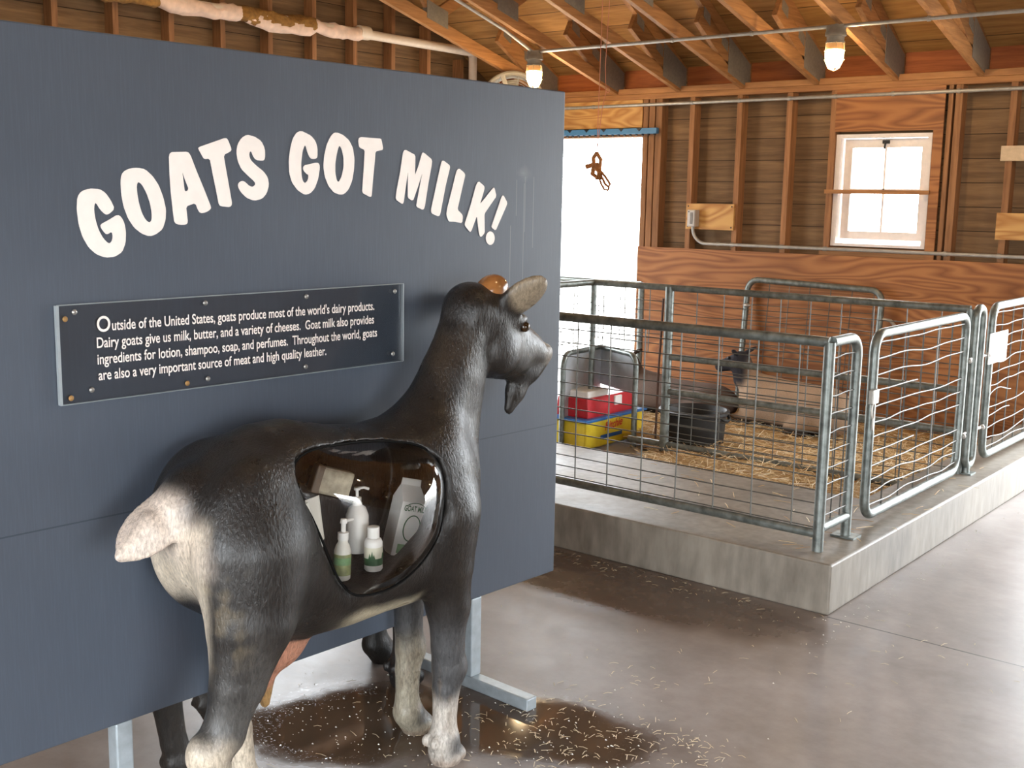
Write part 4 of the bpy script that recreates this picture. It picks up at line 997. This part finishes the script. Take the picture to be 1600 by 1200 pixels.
# ---------------- sheet metal alcove and drinker ----------------
t = NT('sheet_metal'); f = t.noise(t.coord(), 7, 5); t.set(Base_Color=t.ramp(f, [(.3, lin((158, 162, 166))), (.7, lin((196, 200, 204)))]), Metallic=.45, Roughness=.5); M_SHEET = t.m
al = root('metal_shield'); tag(al, 'grey sheet metal shield with pipe rims around the yellow drinker', 'shield')
SX, SY = -4.25, 6.16
MB().prism([(5.68, .03), (SY, .03), (SY, .605), (5.74, .60), (5.68, .54)], lambda a, b, d: (SX+d-(a-SY)*.10, a, b), -.004, .004).build('side_sheet', M_SHEET, al)
def SB(q, z, d=0.0):
    return (SX+(-3.845-SX)*q, SY+(5.96-SY)*q+d, z)
MB().prism([(0, .36), (1, .36), (1, .55), (.88, .60), (0, .605)], SB, -.004, .004).build('back_sheet', M_SHEET, al)
MB().tube([SB(0, .605)] + bend(SB(0, .605), SB(1, .605), .075, SB(1, .1)) + [SB(1, .02)], .018, 12).build('rim_pipe', M_GALV, al, smooth=True)
MB().tube([(SX, SY, .605)] + bend((SX, SY, .605), (SX+.048, 5.68, .605), .08, (SX+.048, 5.68, .1)) + [(SX+.048, 5.68, .02)], .018, 12).build('rim_pipe', M_GALV, al, smooth=True)
anchor(al, (SX, SY, 0))
M_YEL = plain('yellow_plastic', (226, 200, 52), .42, var=.06)
M_BLUE = plain('blue_plastic', (44, 108, 176), .4, var=.06)
M_RED = plain('red_plastic', (186, 34, 44), .38, var=.08)
dk = root('livestock_drinker'); tag(dk, 'yellow livestock drinker with a blue rim, red top and white lid', 'drinker')
qx0, qx1, qy0, qy1 = -4.47, -4.03, 5.70, 6.36
MB().prism([(qx0, qy0), (qx1, qy0), (qx1, qy1), (qx0, qy1)], lambda a, b, d: ((a-(qx0+qx1)/2)*(1+.06*d)+(qx0+qx1)/2, b, d), .012, .185).build('base', M_YEL, dk, bevel=.012)
MB().box((qx0-.018, qy0-.018, .183), (qx1+.018, qy1+.018, .203)).build('rim', M_BLUE, dk, bevel=.006)
tro = MB()
tro.prism([(qx0+.03, .2), (qx0+.03, .215), (qx0+.13, .228), (qx0+.17, .262), (qx0+.18, .325), (qx1-.03, .325), (qx1-.02, .2)], lambda a, b, d: (a, d, b), qy0+.05, qy1-.06)
tro.build('top_housing', M_RED, dk, bevel=.012)
MB().prism([(.07*math.cos(a), .05*math.sin(a)) for a in np.linspace(0, 2*P, 21)[:-1]], lambda a, b, d: (qx0+.095+a*.8, qy0+.18+b*1.6, .2215+d), 0, .006).build('bowl', M_DARK, dk)
MB().box((qx0+.185, qy0+.07, .324), (qx1-.04, qy0+.30, .368)).build('lid', M_WHITE, dk, bevel=.010)
MB().box((qx1-.030, qy0+.34, .255), (qx1-.014, qy0+.42, .315)).build('float_cover', M_WHITE, dk, bevel=.005)
M_REDP = plain('red_print', (204, 74, 40), .5, var=.05); M_BLUP = plain('blue_print', (36, 84, 150), .5, var=.05)
text_mesh('Ritchie', 'maker_lettering', M_REDP, dk, lambda X, Y, E_: Vector((qx1+.0075, qy0+.20+X, .112+Y+.08*X)), width=.20, height=.075, bold=.02, shear=.3)
MB().box((qx1+.003, qy0+.16, .062), (qx1+.0055, qy0+.40, .086)).build('print_strip', M_BLUP, dk)
MB().lathe([(.022, 0), (.022, .03)], (qx1-.06, qy0+.03, 0), 14).build('drain_foot', M_CONDUIT, dk)
anchor(dk, ((qx0+qx1)/2, (qy0+qy1)/2, 0))
# rubber tub
tb = MB().lathe([(.175, 0), (.185, .012), (.205, .235), (.222, .245), (.222, .262), (.205, .266), (.192, .25), (.172, .03), (.001, .026)], (0, 0, 0), 40).build('rubber_tub', M_DARK, smooth=True)
tb.location = (-3.58, 6.24, 0); tag(tb, 'black rubber tub on the straw behind the inner fence', 'tub')
for s_ in (1, -1):
    hd = MB().tube([(s_*.214, -.05, .245), (s_*.235, -.04, .225), (s_*.238, 0, .215), (s_*.235, .04, .225), (s_*.214, .05, .245)], .009, 8)
    hd.build('handle', M_DARK, tb, smooth=True)

# ---------------- straw ----------------
def straw_h(x, y):
    e = min(1, max(0, (y-5.1)/.5)); n = .5+.25*math.sin(x*3.1+y*1.7)+.25*math.sin(y*4.3-x*2.2+1)
    return .012 + e*(.03+.045*n)*(1-.6*max(0, min(1, (-3.1-x)/.9))*max(0, min(1, (6.3-y)/.6)))
def bare(x, y): return y < 6.0+.10*math.sin(x*9)-.5*max(0, min(1, (x+3.75)/.3)) and x < -3.45+.06*math.sin(y*8)      # swept concrete around the drinker
t = NT('straw_bed'); f = t.noise(t.coord((1, 1, 1)), 60, 5, .7); f2 = t.noise(t.coord(), 3, 3)
t.set(Base_Color=t.mix(1.0, t.ramp(f, [(.3, lin((140, 104, 60))), (.7, lin((214, 178, 124)))]), t.ramp(f2, [(.3, (.8, .78, .74)), (.7, (1, 1, 1))]), 'MULTIPLY'), Roughness=.8, Specular_IOR_Level=.2); t.bump(f, .8, .02); M_BED = t.m
nx_, ny_ = 60, 56
vv = []; ff = []
for j in range(ny_):
    for i in range(nx_):
        X = -4.9+(-1.995+4.9)*i/(nx_-1); Yy = 5.065+(7.58-5.065)*j/(ny_-1)
        vv.append((X, Yy, straw_h(X, Yy)))
for j in range(ny_-1):
    for i in range(nx_-1):
        a = j*nx_+i
        if bare(*vv[a][:2]): continue
        ff.append((a, a+1, a+nx_+1, a+nx_))
sbd = mesh('straw_bedding', vv, ff, M_BED, smooth=True); tag(sbd, 'deep golden straw bedding covering the pen floor', 'straw', kind='stuff')
def blades(name, pts, mat, lmin, lmax, wd, parent=None, tilt=.35):
    vv = []; ff = []
    for (X, Yy, Z) in pts:
        L = random.uniform(lmin, lmax); a = random.uniform(0, 2*P); e = random.uniform(-tilt*.3, tilt)
        d = Vector((math.cos(a)*math.cos(e), math.sin(a)*math.cos(e), math.sin(e))); s_ = Vector((-math.sin(a), math.cos(a), 0))*wd*random.uniform(.6, 1.2)
        p = Vector((X, Yy, Z)); q = p+d*L; mid = (p+q)/2+Vector((0, 0, random.uniform(0, .004)))
        up_ = Vector((0, 0, wd*.7)); b = len(vv)
        for c_ in (p, mid, q): vv += [tuple(c_-s_), tuple(c_+up_), tuple(c_+s_)]
        for k in (0, 3): ff += [(b+k, b+k+3, b+k+4, b+k+1), (b+k+1, b+k+4, b+k+5, b+k+2), (b+k+2, b+k+5, b+k+3, b+k)]
    return mesh(name, vv, ff, mat, parent)
t = NT('straw_stalk'); gi = t.add('ShaderNodeNewGeometry'); t.set(Base_Color=t.ramp(gi.outputs['Random Per Island'], [(0, lin((156, 116, 66))), (.4, lin((206, 170, 114))), (.8, lin((232, 210, 166))), (1, lin((246, 236, 210)))]), Roughness=.55, Specular_IOR_Level=.35); M_STRAW = t.m
pts = []
while len(pts) < 6500:
    X, Yy = random.uniform(-4.88, -2.0), random.uniform(5.08, 7.44)
    if bare(X, Yy) and random.random() > .03: continue
    pts.append((X, Yy, .004 if bare(X, Yy) else straw_h(X, Yy)+random.uniform(-.003, .014)))
st_ = blades('straw_stalks', pts, M_STRAW, .04, .15, .0022, sbd); st_['kind'] = 'stuff'
pts = []
for cx, cy, sx_, sy_, n_ in ((-2.9, 4.75, .5, .2, 34), (-2.1, 4.6, .25, .3, 26), (-1.78, 5.0, .1, .7, 20), (-1.86, 4.5, .08, .2, 14)):
    for _ in range(n_):
        X = random.gauss(cx, sx_); Yy = random.gauss(cy, sy_)
        if -3.2 < X < CX-.01 and CY+.02 < Yy < 5.04 or (-1.97 < X < CX-.01 and 5 < Yy < 7): pts.append((X, Yy, CZ+.002))
o = blades('loose_straw', pts, M_STRAW, .03, .11, .0018, tilt=.08); tag(o, 'loose straw scattered over the concrete slab inside the fence', 'straw', kind='stuff')
pts = []
for cx, cy, sx_, sy_, n_ in ((-1.78, 2.55, .22, .15, 230), (-1.6, 2.72, .12, .06, 50), (-2.3, 3.93, .45, .05, 90), (-1.88, 3.02, .07, .05, 16), (-1.95, 2.3, .25, .2, 40), (-2.3, 2.25, .2, .15, 20), (-1.75, 3.35, .3, .3, 26), (-1.2, 3.9, .5, .4, 30)):
    for _ in range(n_):
        X = random.gauss(cx, sx_); Yy = random.gauss(cy, sy_)
        if not (X < CX and Yy > CY-.02): pts.append((X, Yy, .0015))
M_CHAFF = plain('pale_chaff', (206, 188, 156), .6, var=.25, scale=80)
o = blades('floor_chaff', pts, M_CHAFF, .006, .034, .0011, tilt=.05); tag(o, 'chaff and straw bits strewn over the wet concrete floor', 'straw', kind='stuff')
vv = []; ff = []
for cx, cy, sx_, sy_, n_ in ((-2.4, 2.2, .2, .2, 230), (-1.75, 2.5, .25, .18, 160), (-1.66, 3.9, .02, .5, 0), (-1.6, 4.4, .04, .4, 70), (-1.6, 5.4, .05, .6, 60)):
    for _ in range(n_):
        X = random.gauss(cx, sx_); Yy = random.gauss(cy, sy_); r_ = random.choice((.0016, .002, .0028, .004))
        if X < CX+.005 and Yy > CY-.01: continue
        b = len(vv); vv += [(X-r_, Yy, 0.0005), (X, Yy-r_*.7, .0005), (X+r_, Yy, .0005), (X, Yy+r_*.7, .0005), (X, Yy, r_*.9)]
        ff += [(b, b+1, b+4), (b+1, b+2, b+4), (b+2, b+3, b+4), (b+3, b, b+4)]
o = mesh('floor_crumbs', vv, ff, plain('pale_crumbs', (226, 220, 210), .5, var=.1)); tag(o, 'pale crumbs dotting the wet floor and the foot of the slab', 'crumbs', kind='stuff')

# ---------------- sheep lying in the straw ----------------
M_FLEECE = coat_mat('fleece', .9, spec=.1, bump=.9, scale=(22, 22, 22), var=.25)
def sheep(name, label, long_, hgt, wid, head_turn, body_c, head_c, leg_c, seed):
    f = Field((-.70, -.36, -.03), (.62, .36, .62), .012)
    f.blob((0, 0, hgt*.50), (long_*.5, wid, hgt*.52), .04)
    f.blob((-long_*.26, 0, hgt*.52), (long_*.25, wid*.95, hgt*.52), .05)
    f.blob((long_*.28, 0, hgt*.48), (long_*.24, wid*.98, hgt*.50), .05)
    hx, hy, hz = -long_*.56, head_turn, hgt+.10
    f.chain([(-long_*.34, 0, hgt*.70, .12), (-long_*.48, hy*.5, hgt*.95, .085), (hx+.03, hy, hz, .07)], .04)
    f.limb((hx+.02, hy, hz), (hx-.13, hy*1.25, hz-.05), .062, .040, .02)
    for s_ in (1, -1):
        a = np.array([.35, s_*.85, .42]); a /= np.linalg.norm(a); b = np.array([1., 0, 0]); b -= a*(a@b); b /= np.linalg.norm(b); c = np.cross(a, b)
        f.blob(np.array([hx+.02, hy+s_*.05, hz+.05])+a*.05, (.065, .024, .012), .012, [a, b, c])
    f.chain([(-long_*.30, wid*.6, .10, .055), (-long_*.50, wid*.6, .045, .035), (-long_*.36, wid*.72, .03, .025)], .02)
    f.chain([(-long_*.30, -wid*.6, .10, .055), (-long_*.50, -wid*.6, .045, .035), (-long_*.36, -wid*.72, .03, .025)], .02)
    f.chain([(long_*.28, -wid*.75, .14, .09), (long_*.10, -wid*.95, .05, .045), (long_*.26, -wid*1.05, .03, .026)], .03)
    V, F = f.mesh(); V = smooth_mesh(V, F, 2)
    u, w, h = V.T; n = vnoise(V, 14, seed); L = lambda c: np.array(lin(c))
    col = np.tile(L(body_c), (len(V), 1))*(1+.12*n)[:, None]
    m = smst(-long_*.40-u, -.02, .05)*smst(h, hgt*.72, hgt*.95) ; m = np.maximum(m, smst(-long_*.49-u, -.02, .03)*smst(h, .12, .2)); col = col*(1-m)[:, None]+L(head_c)*m[:, None]
    m = smst(.085-h, 0, .03)*(np.abs(w) > wid*.5); col = col*(1-m)[:, None]+L(leg_c)*m[:, None]
    r = root(name); tag(r, label, 'sheep', 'sheep lying in the straw')
    painted('body', V, F, np.clip(col, .003, 1), M_FLEECE, r)
    for s_ in (1, -1): MB().ball((hx-.035, hy+s_*.055, hz+.022), .011, 10, 7).build('eye', M_BLACK, r, smooth=True)
    return r
s1 = sheep('sheep', 'shorn tan sheep with a dark face and pricked ears, lying below the leaning gate', .80, .33, .21, -.04, (166, 140, 116), (52, 50, 54), (60, 52, 46), 4)
s1.location = (-3.26, 7.02, .05); s1.rotation_euler = (0, 0, math.radians(-6))
s2_ = sheep('sheep', 'grey brown sheep lying behind the rubber tub with its head by the fence post', .78, .25, .20, -.06, (108, 93, 86), (58, 44, 38), (50, 44, 40), 8)
s2_.location = (-4.10, 6.98, .05); s2_.rotation_euler = (0, 0, math.radians(4))

# ---------------- conduits, lamps, electrical ----------------
CYc, CZc = 6.64, 2.595
M_JAR = NT('lit_lamp_glass'); e_ = M_JAR.add('ShaderNodeEmission', i_Color=(1.0, .74, .42, 1), i_Strength=LAMP_E); M_JAR.put(M_JAR.out.inputs[0], e_.outputs[0]); M_JAR = M_JAR.m
M_GRAYBOX = plain('grey_cast_box', (128, 118, 104), .55, .3)
M_COLLAR = plain('amber_collar', (226, 180, 124), .3, var=.05)
M_CAGE = plain('lamp_cage', (206, 176, 130), .4, .5)
def make_lamp():
    r = root('caged_lamp')
    MB().lathe([(.001, .005), (.055, .004), (.058, -.03), (.062, -.035), (.062, -.055), (.052, -.06), (.050, -.085), (.056, -.088), (.056, -.098), (.001, -.099)], (0, 0, 0), 24).build('junction_box', M_GRAYBOX, r, smooth=True)
    MB().lathe([(.001, -.0985), (.046, -.0985), (.049, -.135), (.001, -.136)], (0, 0, 0), 20).build('glass_collar', M_COLLAR, r, smooth=True)
    MB().lathe([(.001, -.1365), (.050, -.1365), (.052, -.15), (.051, -.18), (.044, -.215), (.026, -.235), (.001, -.24)], (0, 0, 0), 20).build('bulb_jar', M_JAR, r, smooth=True)
    c_ = MB()
    for k in range(6):
        a = k*P/3; c_.tube([(rr*math.cos(a), rr*math.sin(a), z) for rr, z in ((.057, -.095), (.060, -.15), (.056, -.20), (.036, -.24), (.004, -.256))], .0025, 6)
    for z, rr in ((-.14, .0595), (-.19, .058)): c_.tube([(rr*math.cos(a), rr*math.sin(a), z) for a in np.linspace(0, 2*P, 25)[:-1]], .0025, 6, closed=True)
    c_.build('wire_guard', M_CAGE, r)
    return r
lp0 = make_lamp()
LSPOT = [((-5.235, CYc, CZc), 'caged lamp glowing above the corner of the sign board'), ((-2.965, CYc, CZc), 'caged lamp glowing nearest the sash window'),
         ((-.74, CYc, CZc), 'caged lamp on the roof truss over the walkway'), ((-5.235, 3.9, 3.20), 'caged lamp high over the sign board'), ((-2.965, 2.3, 3.60), 'caged lamp at the ridge over the walkway'),
         ((-.74, 3.2, 3.38), 'caged lamp high over the pen gates'), ((1.50, 4.6, 3.0), 'caged lamp by the wide open bay'), ((-2.965, -.6, 3.1), 'caged lamp behind the viewer near the aisle door')]
for k, (p, lb) in enumerate(LSPOT):
    if k == 0: r = lp0
    else:
        r = lp0.copy(); COL.objects.link(r)
        for ch in lp0.children:
            c_ = ch.copy(); COL.objects.link(c_); c_.parent = r
    r.location = p; tag(r, lb, 'lamp', 'caged lamps under the roof trusses')
def clips(m, pts, r=.0155):
    for p, q in pts: m.tube([p, q], r, 10)
    return m
cn = root('ceiling_conduit'); tag(cn, 'thin grey conduit linking the two caged lamps under the trusses', 'conduit')
MB().tube([(-5.235, CYc, CZc), (4.4, CYc, CZc)], .0115, 10).build('pipe', M_CONDUIT, cn, smooth=True)
def bzl(y): return 2.36+BS*(7.65-y)
MB().tube([(-5.235, CYc-.03, CZc+.0), (-5.23, 6.3, bzl(6.3)-.016), (-5.23, 3.2, bzl(3.2)-.016)], .0115, 10).build('pipe', M_CONDUIT, cn, smooth=True)
for x0 in TX[2:8]:
    MB().tube([(x0+.01, CYc, CZc), (x0+.028, CYc, CZc)], .016, 10).build('strap', M_CONDUIT, cn)
anchor(cn, (-5.235, CYc, CZc))
wc = root('plate_conduit'); tag(wc, 'straight conduit running along the wall just under the top plate', 'conduit')
MB().tube([(-6.45, WY-.018, 2.283), (-1.2, WY-.018, 2.283)], .0125, 10).build('pipe', M_CONDUIT, wc, smooth=True)
for a in (-5.4, -4.5, -4.11, -3.72, -3.38, -2.98, -2.55): MB().tube([(a, WY-.018, 2.283), (a+.02, WY-.018, 2.283)], .016, 10).build('strap', M_CONDUIT, wc)
anchor(wc, (-4, WY, 2.283))
mbp = MB().box((-4.502, WY-.022, 1.353), (-4.10, WY-.001, 1.543)).build('mounting_board', M_PLYL); tag(mbp, 'pale plywood mounting board behind the electrical box', 'board')
for a in (-4.485, -4.118):
    for z in (1.372, 1.524): MB().ball((a, WY-.022, z), (.006, .003, .006), 8, 6).build('screw', M_DARK, mbp)
eb = root('electrical_box'); tag(eb, 'small grey electrical box on the pale plywood mounting board', 'electrical box')
M_BOX = plain('grey_box', (176, 168, 160), .45, .25, var=.05)
MB().box((-4.455, WY-.085, 1.372), (-4.385, WY-.0225, 1.497)).build('housing', M_BOX, eb, bevel=.006)
cv = MB().box((-4.450, WY-.091, 1.377), (-4.390, WY-.0851, 1.492)).build('cover', M_BOX, eb, bevel=.005)
MB().box((-4.425, WY-.094, 1.392), (-4.402, WY-.091, 1.478)).build('slot', plain('slot_grey', (120, 114, 108), .5), cv, bevel=.003)
MB().ball((-4.438, WY-.092, 1.482), (.005, .003, .005), 8, 6).build('screw', M_DARK, cv)
anchor(eb, (-4.42, WY-.05, 1.372))
lc = root('wainscot_conduit'); tag(lc, 'conduit curving down from the electrical box and running along the wainscot top', 'conduit')
pts = [(-4.425, WY-.045, 1.371)] + bend((-4.425, WY-.045, 1.36), (-4.425, WY-.03, 1.248), .105, (-4.2, WY-.02, 1.248), 8) + [(-1.3, WY-.02, 1.248)]
MB().tube(pts, .0125, 10).build('pipe', M_CONDUIT, lc, smooth=True)
for a in (-4.22, -4.105, -3.71, -3.38, -2.55, -2.21): MB().tube([(a-.012, WY-.02, 1.248), (a+.012, WY-.02, 1.248)], .0165, 10).build('coupling', M_CONDUIT, lc, smooth=True)
anchor(lc, (-4.2, WY-.02, 1.248))
wbz = MB().box((-2.252, WY-.02, 1.842), (-1.72, WY-.001, 1.935)).build('nailing_board', M_WHITEBOARD); tag(wbz, 'whitish board nailed across the studs right of the window', 'board')
wbz = MB().box((-2.245, WY-.02, 1.352), (-1.72, WY-.001, 1.52)).build('nailing_board', M_PLYL); tag(wbz, 'yellowish plywood strip nailed across the studs below the whitish board', 'board')
# blue strip over the yard door
bs = root('strip_curtain_rail'); tag(bs, 'blue rail with dark clips over the bright doorway', 'rail')
t = NT('blue_rail_paint'); t.set(Base_Color=lin((62, 116, 158)), Roughness=.5); M_BRAIL = t.m
MB().box((-6.4, WY-.05, 2.064), (-4.775, WY-.0135, 2.108)).build('rail', M_BRAIL, bs, bevel=.003)
for k in range(9): MB().prism([(-.024, 0), (.024, 0), (0, -.024)], lambda a, b, d, k=k: (-4.93-.165*k+a, WY-.05+d, 2.108+b), -.006, -.0005).build('clip', M_BLACK, bs)
for k in range(28): MB().box((-4.80-.055*k, WY-.052, 2.052), (-4.79-.055*k, WY-.03, 2.064)).build('hook', M_BLACK, bs)
anchor(bs, (-5.5, WY, 2.064))

# ---------------- insulated pipe and fan by the gable wall ----------------
ip = root('insulated_pipe'); tag(ip, 'white pipe with ragged pink and yellow insulation along the gable studs', 'pipe')
PX = WX+.10
M_PVC = plain('white_pvc', (222, 204, 184), .45, var=.04)
MB().tube([(PX, 2.4, 2.745), (PX, 7.15, 2.735)] + bend((PX, 7.15, 2.735), (PX, 7.30, 2.735), .05, (PX, 7.30, 2.5)) + [(PX, 7.30, .4)], .034, 14).build('pipe', M_PVC, ip, smooth=True)
MB().tube([(PX, 6.02, 2.745), (PX, 6.12, 2.745)], .05, 14).build('pipe_coupling', M_PVC, ip, smooth=True)
def rag(y0, y1, r0, nm, mat, seed, dz=0):
    rd = random.Random(seed); n = int((y1-y0)/.05)+2; m = MB(); seg = 14; base = 0
    for i in range(n):
        yy = y0+(y1-y0)*i/(n-1); e = .62 if i in (0, n-1) else 1
        cz = 2.742+dz+rd.uniform(-.006, .006)-.02*math.sin(P*i/(n-1))
        for k in range(seg):
            a = 2*P*k/seg; r_ = max(.036, r0*e*(1+rd.uniform(-.16, .16)+.15*math.sin(i*.9+k)))
            m.v.append((PX+r_*math.cos(a), yy, cz+r_*1.1*math.sin(a)))
    for i in range(n-1):
        for k in range(seg): m.f.append((i*seg+k, i*seg+(k+1) % seg, (i+1)*seg+(k+1) % seg, (i+1)*seg+k))
    return m.build(nm, mat, ip, smooth=True)
M_PINK = plain('torn_paper_wrap', (226, 196, 176), .8, var=.12, scale=20); M_BATT = plain('yellow_batting', (140, 100, 46), .95, var=.3, scale=40)
rag(2.4, 4.35, .046, 'batting', M_BATT, 1); rag(4.28, 4.98, .046, 'paper_wrap', M_PINK, 2); rag(4.92, 5.62, .048, 'batting', M_BATT, 3, .006)
rag(5.0, 5.6, .042, 'paper_wrap', M_PINK, 6, -.022); rag(5.55, 6.06, .041, 'paper_wrap', M_PINK, 4)
anchor(ip, (PX, 7.3, .4))
fn_ = root('barn_fan'); tag(fn_, 'round caged fan peeking over the sign board near the gable wall', 'fan')
FC = Vector((-5.74, 7.02, 2.265)); fax = Vector((.62, -.78, .05)).normalized(); fsx = fax.cross(Vector((0, 0, 1))).normalized(); fsy = fsx.cross(fax)
def FP(a, r, d): return FC + fsx*(r*math.cos(a)) + fsy*(r*math.sin(a)) + fax*d
ring = lambda r, d, n=48: [FP(a, r, d) for a in np.linspace(0, 2*P, n+1)[:-1]]
M_FAN = plain('fan_white', (150, 142, 130), .45, var=.06)
dr = MB()
for d_ in (-.07, -.035, 0, .035, .07): dr.tube(ring(.235, d_), .019, 8, closed=True)
dr.build('drum', M_FAN, fn_, smooth=True)
gm = MB()
for k in range(11): gm.tube(ring(.05+.0185*k, .085), .0022, 5, closed=True)
for k in range(8): gm.tube([FP(k*P/4+.2, .04, .085), FP(k*P/4+.2, .238, .08)], .0025, 5)
gm.build('guard', M_CONDUIT, fn_)
MB().prism([(-.018, .03), (.018, .03), (.018, .235), (-.018, .235)], lambda a, b, d: FC + fsx*(a+b*.35) + fsy*b*.93 + fax*d, .088, .094).build('guard_bar', M_FAN, fn_)
for k in range(4):
    a0_ = k*P/2; MB().prism([(.05, -.02), (.19, -.07), (.20, .05), (.05, .025)], lambda a, b, d, q=a0_: FC + fsx*(a*math.cos(q)-b*math.sin(q)) + fsy*(a*math.sin(q)+b*math.cos(q)) + fax*(d+b*.35), -.002, .002).build('blade', M_FAN, fn_)
MB().tube([FP(0, 0, -.09), FP(0, 0, .06)], .05, 16).build('motor', M_CONDUIT, fn_, smooth=True)
MB().tube([FP(0, 0, -.09), FP(0, 0, -.2), (FC.x-.2, WY, 2.20)], .014, 8).build('mount_arm', M_CONDUIT, fn_, smooth=True)
anchor(fn_, FC)

# ---------------- hanging cord with its tied bundle ----------------
rp = root('hanging_cord'); tag(rp, 'thin twine hanging from the roof with a knotted bundle before the bright doorway', 'cord')
RX, RY = -4.119, 5.86
M_TWINE = plain('tan_twine', (186, 122, 96), .8); M_CORD = plain('brown_cord', (158, 100, 48), .75, var=.2)
tb_ = MB().tube([(RX+.012, RY, 2.85), (RX+.006, RY, 2.3), (RX, RY, 1.83)], .0022, 6)
tb_.tube([(RX+.066, RY, 2.86), (RX+.045, RY, 2.35), (RX+.055, RY, 2.20), (RX+.03, RY, 2.1), (RX, RY, 1.84)], .0022, 6)
tb_.tube([(RX+.055+.013*math.cos(a)+.012, RY, 2.215+.018*math.sin(a)) for a in np.linspace(0, 2*P, 13)[:-1]], .002, 6, closed=True)
tb_.build('twine', M_TWINE, rp)
def D(a, b, d=0.0): return (RX+a*1.55, RY+d, 1.745+b*1.1)
kn = MB()
kn.tube([D(0, .085), D(-.02, .06, .01), D(-.012, .02), D(.012, .0, .012), D(.02, .05), D(0, .085)], .013, 8)
kn.tube([D(-.05, .01), D(-.02, .022, .01), D(.0, .0), D(.022, -.02, -.01), D(.008, -.05), D(-.018, -.03), D(-.012, .012)], .015, 8)
kn.tube([D(0, .03), D(.012, -.02), D(.02, -.055), D(.0, -.05)], .013, 8)
kn.tube([D(.0, .08), D(.018, .06), D(.02, .03), D(.01, .01)], .0035, 6)
kn.build('knot', M_CORD, rp, smooth=True)
lo_ = MB()
lo_.tube([D(.01, .0), D(.045, -.045), D(.068, -.085), D(.062, -.10), D(.045, -.085), D(.02, -.03), D(.01, 0)], .008, 6)
lo_.build('cord_loop', M_CORD, rp, smooth=True); lo_ = MB()
lo_.tube([D(.012, -.04), D(.026, -.085), D(.042, -.115), D(.058, -.118), D(.064, -.10)], .0065, 6)
lo_.build('cord_loop', M_CORD, rp, smooth=True)
anchor(rp, (RX, RY, 2.85))
